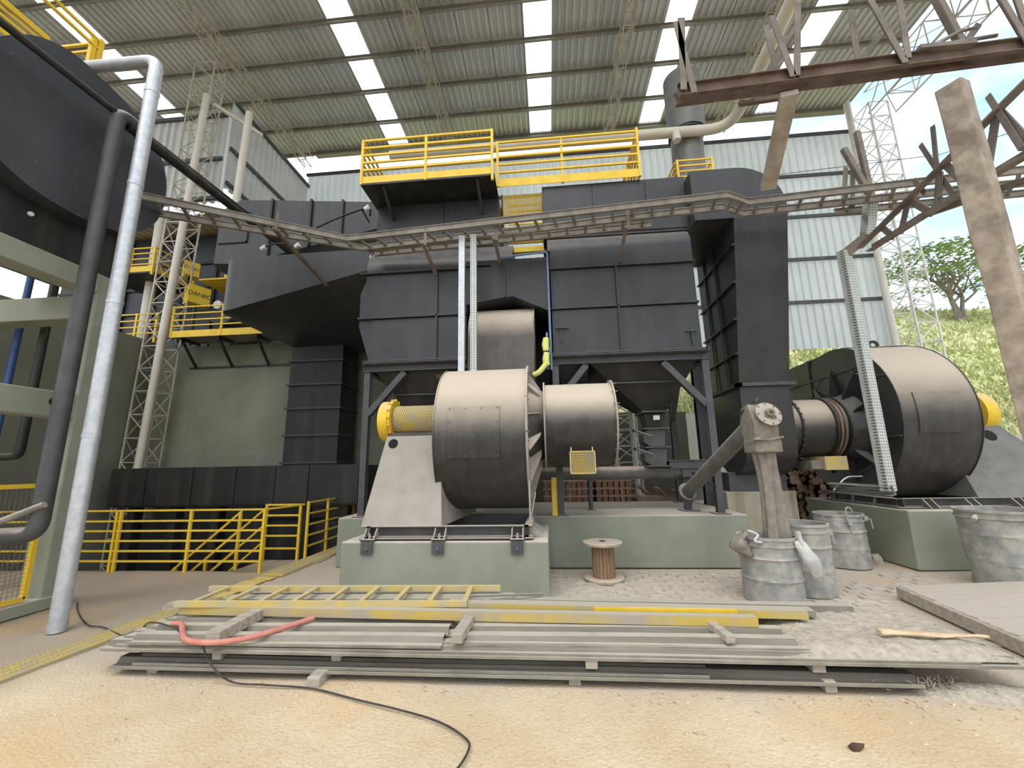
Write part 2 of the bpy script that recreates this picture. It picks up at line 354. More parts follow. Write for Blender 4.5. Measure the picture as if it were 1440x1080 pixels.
    def lathe(s, prof, c=(0, 0, 0), n=32):
        b = len(s.v); m = len(prof); c = Vector(c)
        for r, z in prof:
            for k in range(n):
                t = 2 * PI * k / n
                s.v.append(c + Vector((r * math.cos(t), r * math.sin(t), z)))
        for i in range(m - 1):
            for k in range(n):
                k2 = (k + 1) % n
                s.f.append((b + i * n + k, b + i * n + k2, b + (i + 1) * n + k2, b + (i + 1) * n + k))
        return s
    def hull(s, pts):
        bm = bmesh.new()
        for p in pts: bm.verts.new(p)
        r = bmesh.ops.convex_hull(bm, input=bm.verts)
        for v in [v for v in bm.verts if not v.link_faces]: bm.verts.remove(v)
        bm.verts.index_update()
        s.add([v.co.copy() for v in bm.verts], [tuple(v.index for v in f.verts) for f in bm.faces]); bm.free()
        return s
    def corr(s, o, u, v, wvec, width, length, period, h, flat=0.5, seg=1):
        """corrugated (trapezoidal) sheet: profile along u, runs along v, relief along wvec"""
        o = Vector(o); u = Vector(u); v = Vector(v); wv = Vector(wvec)
        prof = []; x = 0.0
        while x < width - 1e-6:
            for f, z in ((0.0, 0), (0.30, 0), (0.42, 1), (0.80, 1), (0.92, 0)):
                if x + f * period <= width + 1e-6: prof.append((x + f * period, z * h))
            x += period
        prof.append((width, 0))
        b = len(s.v); m = len(prof)
        for j in range(seg + 1):
            for x, z in prof: s.v.append(o + u * x + wv * z + v * (length * j / seg))
        for j in range(seg):
            for i in range(m - 1):
                s.f.append((b + j * m + i, b + j * m + i + 1, b + (j + 1) * m + i + 1, b + (j + 1) * m + i))
        return s
    def diamonds(s, fn, nu, nv, w):
        """expanded-metal lattice: ribbons over a (u,v)->point map"""
        def rib(a, b):
            p, q = fn(*a), fn(*b); nrm = (fn(a[0] + 0.01, a[1]) - p).cross(fn(a[0], a[1] + 0.01) - p)
            nrm = nrm.normalized() if nrm.length > 1e-9 else Vector((0, 0, 1))
            s.bar(p, q, w, w * 0.7, nrm)
        for i in range(nu):
            for j in range(nv):
                c = ((i + 0.5) / nu, (j + 0.5) / nv)
                for e in ((i / nu, (j + 0.5) / nv), ((i + 0.5) / nu, j / nv)):
                    pass
                L = (i / nu, (j + 0.5) / nv); R = ((i + 1) / nu, (j + 0.5) / nv); B = ((i + 0.5) / nu, j / nv); T = ((i + 0.5) / nu, (j + 1) / nv)
                rib(L, B); rib(B, R); rib(R, T); rib(T, L)
        return s
    def build(s, name, m, parent=None, smooth=None, bevel=0, label=None, kind=None, solid=0, calc=True):
        lo = [min(p[i] for p in s.v) for i in range(3)]; hi = [max(p[i] for p in s.v) for i in range(3)]
        org = Vector(((lo[0] + hi[0]) / 2, (lo[1] + hi[1]) / 2, lo[2]))
        me = bpy.data.meshes.new(name)
        me.from_pydata([p - org for p in s.v], [], s.f)
        if calc:
            bm = bmesh.new(); bm.from_mesh(me); bmesh.ops.recalc_face_normals(bm, faces=bm.faces); bm.to_mesh(me); bm.free()
        me.materials.append(M[m] if isinstance(m, str) else m)
        if smooth:
            me.polygons.foreach_set('use_smooth', [True] * len(me.polygons)); me.set_sharp_from_angle(angle=math.radians(smooth))
        o = bpy.data.objects.new(name, me); COL.objects.link(o)
        if parent is not None:
            o.parent = parent; pl = Vector((0, 0, 0)); q = parent
            while q is not None: pl += q.location; q = q.parent
            o.location = org - pl
        else:
            o.location = org
        if bevel:
            bv = o.modifiers.new('bevel', 'BEVEL'); bv.width = bevel; bv.segments = 2; bv.limit_method = 'ANGLE'
        if solid:
            sm = o.modifiers.new('solid', 'SOLIDIFY'); sm.thickness = solid
        if label: o['label'] = label
        if kind: o['kind'] = kind
        return o

def thing(name, label, cat, loc, group=None):
    o = bpy.data.objects.new(name, None); COL.objects.link(o); o.location = loc; o.empty_display_size = 0.2
    o['label'] = label; o['category'] = cat
    if group: o['group'] = group
    return o
def tag(o, label, cat, group=None, kind=None):
    o['label'] = label; o['category'] = cat
    if group: o['group'] = group
    if kind: o['kind'] = kind
    return o
def struct(name, loc=(0, 0, 0)):
    o = bpy.data.objects.new(name, None); COL.objects.link(o); o.location = loc; o['kind'] = 'structure'; o.empty_display_size = 0.2
    return o
def kids(o): return [c for c in COL.objects if c.parent is o]
def copy_tree(o, loc, label=None, rotz=0.0, parent=None):
    ch = o.children
    c = o.copy(); COL.objects.link(c); c.parent = parent
    if parent is None:
        c.location = loc; c.rotation_euler = (0, 0, rotz)
        if label: c['label'] = label
    for k in ch: copy_tree(k, None, parent=c)
    return c
def arc(c, r, a0, a1, n, ax=(0, 1)):
    """points of an arc in 2-D"""
    return [(c[0] + r * math.cos(a0 + (a1 - a0) * i / n), c[1] + r * math.sin(a0 + (a1 - a0) * i / n)) for i in range(n + 1)]
def bend(pts, r, n=6):
    """polyline with rounded corners"""
    pts = [Vector(p) for p in pts]; out = [pts[0]]
    for i in range(1, len(pts) - 1):
        a, b, c = pts[i - 1], pts[i], pts[i + 1]
        d1 = (a - b).normalized(); d2 = (c - b).normalized()
        rr = min(r, (a - b).length * 0.45, (c - b).length * 0.45)
        p, q = b + d1 * rr, b + d2 * rr
        for k in range(n + 1):
            t = k / n; out.append(p.lerp(b, t).lerp(b.lerp(q, t), t))
    out.append(pts[-1])
    return out
def spline(pts, n=8):
    pts = [Vector(p) for p in pts]; out = []
    for i in range(len(pts) - 1):
        p0 = pts[max(i - 1, 0)]; p1 = pts[i]; p2 = pts[i + 1]; p3 = pts[min(i + 2, len(pts) - 1)]
        for k in range(n):
            t = k / n
            out.append(0.5 * ((2 * p1) + (p2 - p0) * t + (2 * p0 - 5 * p1 + 4 * p2 - p3) * t * t + (3 * p1 - p0 - 3 * p2 + p3) * t ** 3))
    out.append(pts[-1]); return out
ROOF_FRONT = 4.2
# ================================================================== THE PLACE
# ------------------------------------------------------------------ floor with the pit opening
def ground_h(x, y):
    n = noise.noise(Vector((x * 0.9, y * 0.9, 0))) * 0.012 + noise.noise(Vector((x * 5, y * 5, 3))) * 0.005
    if x < 5.0 and 4.4 < y < 7.2 and x > 0.0: n = n * 0.5 - 0.004
    return n - 0.012
def in_pit(x, y):
    return (-10.4 < x < -4.6 and 7.7 < y < 9.8) or (-10.4 < x < -5.3 and 6.85 < y <= 7.7)
f = MB(); st = 0.1; idx = {}
ys = [1.5 + st * j for j in range(0, 70)] + [8.5 + 0.3 * j for j in range(0, 21)]
ys = [1.5 + 0.1 * j for j in range(0, 54)] + [6.85, 6.95] + [7.1 + 0.1 * j for j in range(0, 28)] + [10.0 + 0.5 * j for j in range(0, 10)]
xs = [-16, -13, -11, -10.4, -9.9] + [-9.4 + 0.2 * i for i in range(0, 20)] + [-5.3 + 0.1 * i for i in range(0, 125)] + [7.5 + 0.5 * i for i in range(0, 26)]
xs = sorted(set(round(x, 3) for x in xs)); ys = sorted(set(round(y, 3) for y in ys))
for j, y in enumerate(ys):
    for i, x in enumerate(xs):
        f.v.append(Vector((x, y, ground_h(x, y)))); idx[(i, j)] = len(f.v) - 1
for j in range(len(ys) - 1):
    for i in range(len(xs) - 1):
        if in_pit((xs[i] + xs[i + 1]) / 2, (ys[j] + ys[j + 1]) / 2): continue
        f.f.append((idx[(i, j)], idx[(i + 1, j)], idx[(i + 1, j + 1)], idx[(i, j + 1)]))
X0, X1, Y0 = xs[0], xs[-1], ys[0]
f.add([(X0, Y0, -0.012), (X1, Y0, -0.012), (X1, -9, -0.012), (X0, -9, -0.012)], [(0, 1, 2, 3)])
floor = f.build('floor', 'sand', smooth=60, kind='structure')
# pavers showing through the dust
pav = []
rows = int((7.05 - 4.35) / 0.13)
for r in range(rows):
    y = 4.35 + r * 0.13
    x = 0.05 + (0.12 if r % 2 else 0) 
    while x < 5.1:
        near_block = (y > 6.95)
        if noise.noise(Vector((x * 0.8, y * 0.9, 9))) > -0.30 and not (x > 3.7 and y < 5.8 and x + y < 10.4 and x > 3.9) and not near_block:
            pav.append((x, y))
        x += 0.245
pav.sort(key=lambda p: p[1])
me_p = []
for k in range(4):
    b = MB(); e = 0.008
    w, d, h = 0.232, 0.118, 0.05
    b.add([(-w/2, -d/2, 0), (w/2, -d/2, 0), (w/2, d/2, 0), (-w/2, d/2, 0), (-w/2 + e, -d/2 + e, h), (w/2 - e, -d/2 + e, h), (w/2 - e, d/2 - e, h - 0.002 * k), (-w/2 + e, d/2 - e, h)],
          [(0, 1, 5, 4), (1, 2, 6, 5), (2, 3, 7, 6), (3, 0, 4, 7), (4, 5, 6, 7)])
    o = b.build('paver', 'paver', floor); me_p.append(o.data); bpy.data.objects.remove(o)
rest = MB()
fl = floor.location.copy()
for k, (x, y) in enumerate(pav):
    z = ground_h(x, y) - 0.048 + random.uniform(0.003, 0.016)
    if k < 298:
        o = bpy.data.objects.new('paver', me_p[k % 4]); COL.objects.link(o); o.parent = floor
        o.location = Vector((x, y, z)) - fl; o.rotation_euler = (random.uniform(-0.03, 0.03), random.uniform(-0.025, 0.025), random.uniform(-0.04, 0.04))
    else:
        rest.box(x - 0.115, x + 0.115, y - 0.058, y + 0.058, z, z + 0.05)
if rest.v: rest.build('pavers', 'paver', floor, kind='stuff')
# pit: bottom and walls
MB().box(-10.4, -4.4, 6.6, 9.8, -2.3, -2.2).build('floor_pit', 'pit', kind='structure')
p = MB(); p.box(-10.4, -5.3, 6.65, 6.84, -2.2, -0.05); p.box(-5.29, -4.4, 6.9, 7.69, -2.2, -0.05); p.box(-4.59, -4.4, 7.7, 9.8, -2.2, -0.05)
p.build('wall_pit', 'pit', kind='structure')

# ------------------------------------------------------------------ concrete walls
MB().box(-10.6, -10.3, 3.2, 9.8, -2.2, 4.98).build('wall_left', 'olive', kind='structure')
MB().box(-10.6, -1.0, 9.8, 10.02, -2.2, 4.85).build('wall_rear', 'olive', kind='structure')
MB().box(-1.0, 3.7, 11.5, 11.8, 0, 2.95).build('wall_middle', 'olive', kind='structure')
r = MB(); r.prism([(3.4, 0), (34, 0), (34, 1.1), (14.5, 2.28), (4.2, 3.3), (3.4, 3.35)], 1, 14.5, 14.85)
r.build('wall_retaining', 'pale', kind='structure')

# ------------------------------------------------------------------ roof: sheets, translucent strips, purlins
ceiling = struct('ceiling', (0, 8, 14.3))
RY0, RY1, RZ = ROOF_FRONT, 14.25, 14.42
def roof_z(y): return RZ + 0.012 * (RY1 - y)
strips = [(-13.75, -12.95), (-6.0, -5.2), (-0.3, 0.52), (3.88, 4.66), (8.12, 8.98)]
x = -21.0; edges = []
cuts = sorted([c for s in strips for c in s] + [-21.0, 11.45])
for a, b in zip(cuts[:-1], cuts[1:]):
    n = max(1, round((b - a) / 1.0)) if (a, b) not in strips else 1
    for k in range(n): edges.append((a + (b - a) * k / n, a + (b - a) * (k + 1) / n, (a, b) in strips))
L = RY1 - RY0
cache = {}
for a, b, tr in edges:
    w = round(b - a, 3); key = (w, tr)
    if key in cache:
        o = bpy.data.objects.new('skylight_sheet' if tr else 'roof_sheet', cache[key]); COL.objects.link(o); o.parent = ceiling
        o.location = Vector(((a + b) / 2, (RY0 + RY1) / 2, roof_z(RY1))) - ceiling.location
        continue
    m = MB().corr((a, RY1, roof_z(RY1)), (1, 0, 0), (0, -1, (roof_z(RY0) - roof_z(RY1)) / L), (0, 0, 1), w, L, 0.21, 0.06)
    o = m.build('skylight_sheet' if tr else 'roof_sheet', 'sky' if tr else 'roof', ceiling)
    if tr: o['label'] = 'bright translucent strip sheet'
    o.location = Vector(((a + b) / 2, (RY0 + RY1) / 2, roof_z(RY1))) - ceiling.location
    cache[key] = o.data
for y in (14.12, 12.9, 11.62, 10.42, 9.3, 8.1, 6.9, 5.7, 4.5, 3.3, 2.1, 0.9, -0.3, -1.5, -2.7, -3.9):
    if y < RY0: continue
    z = roof_z(y) - 0.10
    MB().channel((-21, y, z), (11.5, y, z), 0.06, 0.15, 0.012).build('purlin', 'purlin', ceiling)
# gutter board along the eaves
g = MB(); g.channel((-9.2, 14.32, 14.46), (11.5, 14.32, 14.46), 0.22, 0.22, 0.012); g.build('gutter', 'purlin', ceiling)

def lattice_girder(name, label, group, p, q, w, h, n, m='lattice', r=0.03, up=(0, 0, 1), upright=False):
    """box lattice: four chords (parts) and joined zig-zag lacing"""
    p = Vector(p); q = Vector(q); d = (q - p).normalized(); u = Vector(up); a = d.cross(u).normalized() * (w / 2); b = a.cross(d).normalized() * (h / 2)
    o = thing(name, label, 'tower' if upright else 'truss', tuple(p if upright else (p + q) / 2), group)
    cs = [(-1, -1), (1, -1), (1, 1), (-1, 1)]
    for i, j in cs: MB().bar(p + a * i + b * j, q + a * i + b * j, r * 1.5, r * 1.5).build('chord', m, o)
    l = MB(); Ln = (q - p).length
    for k in range(n):
        s0 = p + d * Ln * k / n; s1 = p + d * Ln * (k + 1) / n
        for t in range(4):
            i0, j0 = cs[t]; i1, j1 = cs[(t + 1) % 4]
            if k % 2: (i0, j0), (i1, j1) = (i1, j1), (i0, j0)
            l.bar(s0 + a * i0 + b * j0, s1 + a * i1 + b * j1, r, r)
            l.bar(s1 + a * i0 + b * j0, s1 + a * i1 + b * j1, r, r)
    l.build('lacing', m, o, kind='stuff')
    return o
for nm, xx in (('roof truss left of the first wide skylight, near the rear left wall corner', -9.3), ('roof truss between the two left bright skylight strips', -3.35), ('roof truss just right of the middle skylight strip', 2.65), ('roof truss beside the white pipe on the right', 6.75)):
    lattice_girder('roof_truss', 'cream lattice ' + nm, 'lattice trusses under the roof', (xx, 14.0, 13.83), (xx, 4.6, 13.95), 0.28, 0.45, 22, r=0.018)
lattice_girder('edge_truss', 'thin lattice girder along the open right roof edge', None, (12.1, 13.6, 14.0), (12.1, 4.8, 14.1), 0.9, 0.9, 11, m='lattice', r=0.025)

# ------------------------------------------------------------------ corrugated walls
def sheet_wall(name, o, u, nrm, width, z0, z1, n, m, girts, gm='frame'):
    root = struct(name, (o[0], o[1], z0)); u = Vector(u); nv = Vector(nrm); o = Vector(o); w = width / n
    for k in range(n):
        MB().corr(o + u * (w * k) + Vector((0, 0, z0)), u, (0, 0, 1), nv, w, z1 - z0, 0.25, 0.075).build('wall_sheet', m, root)
    for z in girts:
        a = o + nv * 0.11 + Vector((0, 0, z)); MB().bar(a, a + u * width, 0.07, 0.11).build('girt', gm, root)
    return root
sheet_wall('wall_rear_upper', (-9.3, 14.05, 0), (1, 0, 0), (0, -1, 0), 20.55, 5.2, 13.3, 20, 'wall', (13.2, 11.55, 9.95, 8.35, 6.8))
sheet_wall('wall_left_upper', (-9.3, 10.05, 0), (0, 1, 0), (1, 0, 0), 3.95, 9.8, 12.75, 4, 'wallL', (12.7, 11.1, 9.95))
sheet_wall('wall_left_front', (-17.0, 10.02, 0), (1, 0, 0), (0, -1, 0), 7.7, 9.25, 12.2, 8, 'wallL', (12.15, 10.65, 9.35))
# low beige roof behind the left equipment
low = struct('ceiling_low', (-12, 12, 9.0))
for k in range(8):
    MB().corr((-16.5 + k, 10.2, 9.05), (1, 0, 0), (0, 1, 0.08), (0, 0, 1), 1.0, 5.0, 0.25, 0.04).build('roof_sheet', 'beige', low)
for yy in (10.4, 11.7, 13.0): MB().bar((-16.5, yy, 8.98 + 0.08 * (yy - 10.2)), (-8.5, yy, 8.98 + 0.08 * (yy - 10.2)), 0.07, 0.12).build('purlin', 'purlin', low)

# ------------------------------------------------------------------ hillside, grass, tree
h = MB()
def wall_top(x): return 3.3 if x < 4.2 else max(0.6, 3.3 - 0.099 * (x - 4.2))
def hill_z(x, y):
    d = y - 14.85
    s = min(d, 19.0 + 0.6 * noise.noise(Vector((x * 0.1, 0, 0))))
    base = wall_top(x) - 0.12 + 0.655 * s + (0.02 * (d - s) if d > s else 0)
    return base + 0.25 * noise.noise(Vector((x * 0.5, y * 0.5, 1))) * min(1, d / 3) + 0.10 * noise.noise(Vector((x * 1.9, y * 1.9, 2))) * min(1, d)
hx = [-14 + 1.2 * i for i in range(10)] + [-2 + 0.7 * i for i in range(90)] + [62, 68, 76, 90]; hy = [14.85 + 0.6 * j for j in range(40)] + [39, 42, 46, 52, 60, 75]
for y in hy:
    for x in hx: h.v.append(Vector((x, y, hill_z(x, y))))
nx = len(hx)
for j in range(len(hy) - 1):
    for i in range(nx - 1): h.f.append((j * nx + i, j * nx + i + 1, (j + 1) * nx + i + 1, (j + 1) * nx + i))
hill = h.build('hillside', 'grass', smooth=80, kind='structure')
g = MB(); rnd = random.Random(3)
for k in range(9000):
    y = 14.9 + 19 * rnd.random() ** 1.5; x = y * rnd.uniform(0.42, 1.25) - 2
    if x < 4: continue
    z = hill_z(x, y) - 0.04; s = rnd.uniform(0.12, 0.34) * (1 + 0.6 * max(0, noise.noise(Vector((x * 0.6, y * 0.6, 5)))))
    for q in range(3):
        a = rnd.uniform(0, 2 * PI); dx, dy = math.cos(a), math.sin(a); l = rnd.uniform(0.3, 0.9) * s
        px, py = x + rnd.uniform(-s, s) * 0.5, y + rnd.uniform(-s, s) * 0.5
        g.add([(px - dy * s * 0.3, py + dx * s * 0.3, z), (px + dy * s * 0.3, py - dx * s * 0.3, z), (px + dx * l, py + dy * l, z + s * rnd.uniform(0.6, 1.3))], [(0, 1, 2)])
o = g.build('grass', 'tuft', calc=False); tag(o, 'rough green and yellow grass covering the bank beyond the wall', 'grass', kind='stuff')

tree = thing('tree', 'spreading umbrella crowned tree with pale trunk on the grassy hill', 'tree', (29.2, 30.5, hill_z(29.2, 30.5)))
bz = hill_z(29.2, 30.5)
tr = MB(); tips = []
def branch(p, d, L, r, lvl):
    pts = [p]; rs = [r]
    for k in range(4):
        d = (d + Vector((rnd.uniform(-.16, .16), rnd.uniform(-.16, .16), rnd.uniform(-.06, .10)))).normalized(); pts.append(pts[-1] + d * L / 4); rs.append(r * (1 - 0.1 * (k + 1)))
    tr.tube(pts, rs, 7)
    if lvl == 0: tips.append(pts[-1]); return
    for k in range(3 if lvl > 1 else 4):
        a = rnd.uniform(0, 2 * PI); e = Vector((math.cos(a), math.sin(a), rnd.uniform(0.1, 0.6)))
        branch(pts[-1] if k else pts[-2], (d * 0.45 + e * 0.75).normalized(), L * rnd.uniform(0.6, 0.8), r * 0.55, lvl - 1)
for dx in (-0.35, 0.05, 0.3):
    branch(Vector((29.2 + dx * 0.5, 30.5, bz - 0.1)), Vector((dx, rnd.uniform(-.15, .15), 1)).normalized(), 2.2, 0.17, 3)
tr.build('trunk', 'trunk', tree, smooth=60)
lf = MB()
for k in range(7000):
    a = rnd.uniform(0, 2 * PI); rr = math.sqrt(rnd.random()) * 4.9; lay = rnd.choice((0, 0, 0, 1, 1, 2))
    cz = bz + (5.6, 3.9, 2.5)[lay] - 0.055 * rr * rr * (1, 0.6, .4)[lay] + rnd.gauss(0, 0.25)
    x = 29.3 + rr * math.cos(a) * 1.05; y = 30.5 + rr * math.sin(a) * 0.6
    if noise.noise(Vector((x * 0.75, y * 0.75, cz * 0.8))) < -0.02 + 0.12 * lay: continue
    s = rnd.uniform(0.10, 0.22); t = rnd.uniform(0, 2 * PI); u = Vector((math.cos(t), math.sin(t), rnd.uniform(-.4, .4))) * s; w = Vector((-math.sin(t), math.cos(t), rnd.uniform(-.5, .5))) * s * 0.6
    c = Vector((x, y, cz)); lf.add([c - u, c - w, c + u, c + w], [(0, 1, 2, 3)])
lf.build('foliage', 'leaf1', tree, kind='stuff', calc=False)
# ================================================================== BIG EQUIPMENT
def guardrail(name, label, runs, zs, posts, r=0.022, toe=None, group=None, m='yellow', pw=0.05, cat='railing', root=None):
    """runs: list of (p, q) floor lines; zs: rail heights above them; posts: (x, y, z0, z1)"""
    root = root or thing(name, label, cat, runs[0][0], group)
    for p, q in runs:
        p = Vector(p); q = Vector(q)
        for z in zs: MB().bar(p + Vector((0, 0, z)), q + Vector((0, 0, z)), r * 2, r * 2).build('rail', m, root)
        if toe: MB().bar(p + Vector((0, 0, toe / 2)), q + Vector((0, 0, toe / 2)), 0.012, toe).build('toe_plate', m, root)
    for x, y, z0, z1 in posts: MB().box(x - pw / 2, x + pw / 2, y - pw / 2, y + pw / 2, z0, z1).build('post', m, root)
    return root

# ------------------------------------------------------------------ support frame on its plinth
pl = MB().box(-3.6, 3.05, 7.03, 9.6, 0, 0.79).build('equipment_plinth', 'concrete', bevel=0.02)
tag(pl, 'long low green-grey concrete plinth behind the wooden cable reel', 'plinth')
fr = thing('support_frame', 'dark grey steel support frame with knee braces on the long plinth', 'frame', (-0.3, 7.15, 0.79))
for x in (-3.24, 0.16, 2.69):
    for y in (7.15, 9.25):
        m = MB(); m.box(x - 0.055, x + 0.055, y - 0.06, y - 0.048, 0.8, 3.32); m.box(x - 0.055, x + 0.055, y + 0.048, y + 0.06, 0.8, 3.32); m.box(x - 0.006, x + 0.006, y - 0.05, y + 0.05, 0.8, 3.32)
        m.box(x - 0.12, x + 0.12, y - 0.11, y + 0.11, 0.79, 0.805)
        m.build('post', 'frame', fr)
for (a, b) in ((-3.32, -1.40), (0.08, 2.77)):
    for y in (7.12, 9.25):
        MB().channel((a, y, 3.39), (b, y, 3.39), 0.12, 0.14, 0.012).build('beam', 'frame', fr)
    for x in (a + 0.05, b - 0.05): MB().channel((x, 7.15, 3.39), (x, 9.25, 3.39), 0.10, 0.14).build('beam', 'frame', fr)
def brace(p, q): MB().channel(p, q, 0.10, 0.12, 0.012, up=(0, -1, 0.01)).build('brace', 'frame', fr)
brace((-3.2, 7.15, 2.55), (-2.55, 7.15, 3.30)); brace((2.65, 7.15, 2.55), (2.0, 7.15, 3.30)); brace((0.2, 7.15, 2.70), (0.70, 7.15, 3.30)); brace((-1.5, 7.3, 2.7), (-2.0, 7.3, 3.3))
brace((2.66, 9.2, 2.5), (2.66, 8.5, 3.3)); brace((-3.2, 9.2, 2.5), (-3.2, 8.5, 3.3))

# ------------------------------------------------------------------ filter casings
def panel_face(root, x0, x1, y, zs, xs, m='dark', gap=0.012, th=0.02):
    for z0, z1 in zip(zs[:-1], zs[1:]):
        for a, b in zip(xs[:-1], xs[1:]):
            MB().box(a + gap, b - gap, y - th, y, z0 + gap, z1 - gap).build('panel', m, root)
def ledges(root, x0, x1, y, zz, m='dark', d=0.07, t=0.03):
    for z in zz: MB().box(x0, x1, y - d, y, z - t / 2, z + t / 2).build('ledge', m, root)

lc = thing('filter_casing', 'left dark grey panelled steel casing above the black hoppers', 'casing', (-1.6, 7.3, 3.46))
m = MB(); m.prism([(-3.22, 3.47), (-1.42, 3.47), (-1.42, 5.25), (-3.3, 5.25), (-3.46, 4.85), (-3.46, 4.2)], 1, 7.12, 9.3); m.build('shell', 'dark', lc)
MB().prism([(7.12, 5.25), (7.12, 5.42), (7.2, 5.62), (7.34, 5.78), (9.3, 5.78), (9.3, 5.25)], 0, -3.36, -0.80).build('rolled_shoulder', 'dark', lc, smooth=40)
panel_face(lc, 0, 0, 7.12, (4.36, 5.2), (-3.36, -1.97, -1.42)); panel_face(lc, 0, 0, 7.12, (3.48, 4.32), (-3.2, -1.97, -1.42))
ledges(lc, -3.47, -1.42, 7.12, (4.34,)); ledges(lc, -3.47, -0.95, 7.12, (5.24,)); MB().box(-1.985, -1.955, 7.05, 7.12, 3.5, 5.2).build('seam_rib', 'dark', lc)
for k in range(2): MB().box(-3.3 + k * 0.0, -1.40, 7.02, 7.12, 3.462 + 0.03 * k, 3.482 + 0.03 * k).build('flange', 'frame', lc)
# stepped bay over the fan outlet
m = MB(); m.prism([(-1.42, 4.50), (-0.80, 4.60), (-0.55, 4.62), (0.10, 4.30), (0.10, 5.35), (-1.42, 5.35)], 1, 7.05, 8.6); m.build('outlet_bay', 'dark', lc)
MB().box(-0.72, -0.69, 7.0, 7.05, 4.62, 5.3).build('seam_rib', 'dark', lc)
MB().prism([(7.05, 5.35), (7.05, 5.45), (7.2, 5.65), (7.34, 5.78), (8.6, 5.78), (8.6, 5.35)], 0, -0.80, -0.55).build('rolled_shoulder', 'dark', lc, smooth=40)
# upper box of the left casing
MB().box(-3.3, -0.82, 7.34, 9.4, 5.78, 6.83).build('upper_shell', 'dark', lc)
panel_face(lc, 0, 0, 7.34, (5.8, 6.8), (-3.28, -1.95, -0.84)); MB().box(-1.965, -1.935, 7.28, 7.34, 5.8, 6.82).build('seam_rib', 'dark', lc)
for x in (-2.95, -1.15):
    MB().bar((x, 7.30, 6.50), (x, 6.75, 6.85), 0.05, 0.06).build('bracket', 'dark', lc)
MB().box(-3.36, -0.82, 6.66, 9.4, 6.83, 6.87).build('platform_floor', 'black', lc)

rc = thing('filter_casing', 'right dark grey panelled steel casing beside the tall square duct', 'casing', (1.4, 7.3, 3.46))
m = MB(); m.box(0.14, 2.68, 7.12, 9.4, 3.47, 5.5); m.build('shell', 'dark', rc)
MB().prism([(7.12, 5.5), (7.12, 5.6), (7.2, 5.75), (7.34, 5.86), (9.4, 5.86), (9.4, 5.5)], 0, 0.10, 2.68).build('rolled_shoulder', 'dark', rc, smooth=40)
panel_face(rc, 0, 0, 7.12, (3.5, 4.33), (0.16, 1.32, 2.67)); panel_face(rc, 0, 0, 7.12, (4.37, 5.10), (0.16, 1.30, 2.67)); panel_face(rc, 0, 0, 7.12, (5.14, 5.5), (0.16, 2.67))
ledges(rc, 0.13, 2.69, 7.12, (4.35, 5.12)); MB().box(1.295, 1.325, 7.05, 7.12, 3.5, 5.1).build('seam_rib', 'dark', rc)
for k in range(2): MB().box(0.10, 2.74, 7.02, 7.12, 3.462 + 0.03 * k, 3.482 + 0.03 * k).build('flange', 'frame', rc)
m = MB(); m.box(2.70, 2.76, 7.02, 7.35, 3.45, 3.52); m.build('corner_plate', 'frame', rc)
m = MB(); m.cyl((0.28, 7.06, 3.72), (0.28, 7.06, 3.98), 0.012, n=6); m.box(0.18, 0.42, 7.03, 7.07, 3.97, 3.99); m.build('latch', 'frame', rc)
m = MB(); m.cyl((2.52, 7.06, 3.58), (2.52, 7.06, 3.82), 0.012, n=6); m.box(2.42, 2.6, 7.03, 7.07, 3.81, 3.83); m.build('latch', 'frame', rc)
MB().box(0.04, 2.75, 7.3, 9.4, 5.86, 6.98).build('upper_shell', 'dark', rc)
panel_face(rc, 0, 0, 7.3, (5.9, 6.95), (0.06, 1.0, 2.0, 2.74))
# black backing box in the slot between both casings
b_ = MB().box(-0.95, 0.13, 8.7, 8.98, 2.9, 5.9).build('backing_casing', 'black'); tag(b_, 'black casing deep in the slot behind the yellow mesh ladder guard', 'casing')

# tall square duct, rounded top shoulder, U-shaped foot
td = thing('square_duct', 'tall dark square duct dropping to the large right fan', 'duct', (3.85, 7.9, 1.3))
top = [(2.75, 5.86), (2.75, 6.86)] + [(3.55 + 0.80 * math.sin(a), 6.06 + 0.80 * math.cos(a)) for a in [PI / 2 * k / 8 for k in range(9)]] + [(4.35, 5.86)]
MB().prism(top, 1, 7.0, 8.9).build('shoulder', 'dark', td, smooth=35)
m = MB(); m.add([(3.42, 7.0, 5.86), (4.33, 7.0, 5.86), (4.33, 8.9, 5.86), (3.42, 8.9, 5.86), (3.43, 7.62, 2.95), (4.29, 7.62, 2.95), (4.29, 8.9, 2.95), (3.43, 8.9, 2.95)],
                [(0, 1, 2, 3), (4, 5, 6, 7), (0, 1, 5, 4), (1, 2, 6, 5), (2, 3, 7, 6), (3, 0, 4, 7)]); m.build('shaft', 'dark', td)
def yfront(z): return 7.0 + (5.86 - z) * 0.213
for z in (5.4, 4.75, 4.1, 3.5):
    MB().bar((3.40, yfront(z), z), (3.40, 8.9, z), 0.05, 0.03).build('rib', 'dark', td)
for y in (8.0, 8.5): MB().bar((3.40, y, 2.95), (3.40, y, 5.8), 0.03, 0.03).build('rib', 'dark', td)
m = MB(); m.box(3.36, 4.36, 7.54, 7.66, 2.91, 2.97); m.box(3.36, 3.45, 7.54, 8.9, 2.91, 2.97); m.build('flange', 'frame', td)
u = [(7.62, 2.93), (8.9, 2.93), (8.9, 1.75)] + [(8.27 + 0.63 * math.cos(a), 1.85 - 0.50 * math.sin(a)) for a in [PI * k / 12 for k in range(13)]] + [(7.62, 1.9)]
MB().prism(u, 0, 3.43, 4.28).build('foot', 'dark', td, smooth=35)
m = MB(); m.box(3.3, 4.3, 8.2, 8.85, 1.06, 1.40); m.build('base_box', 'frame', td)
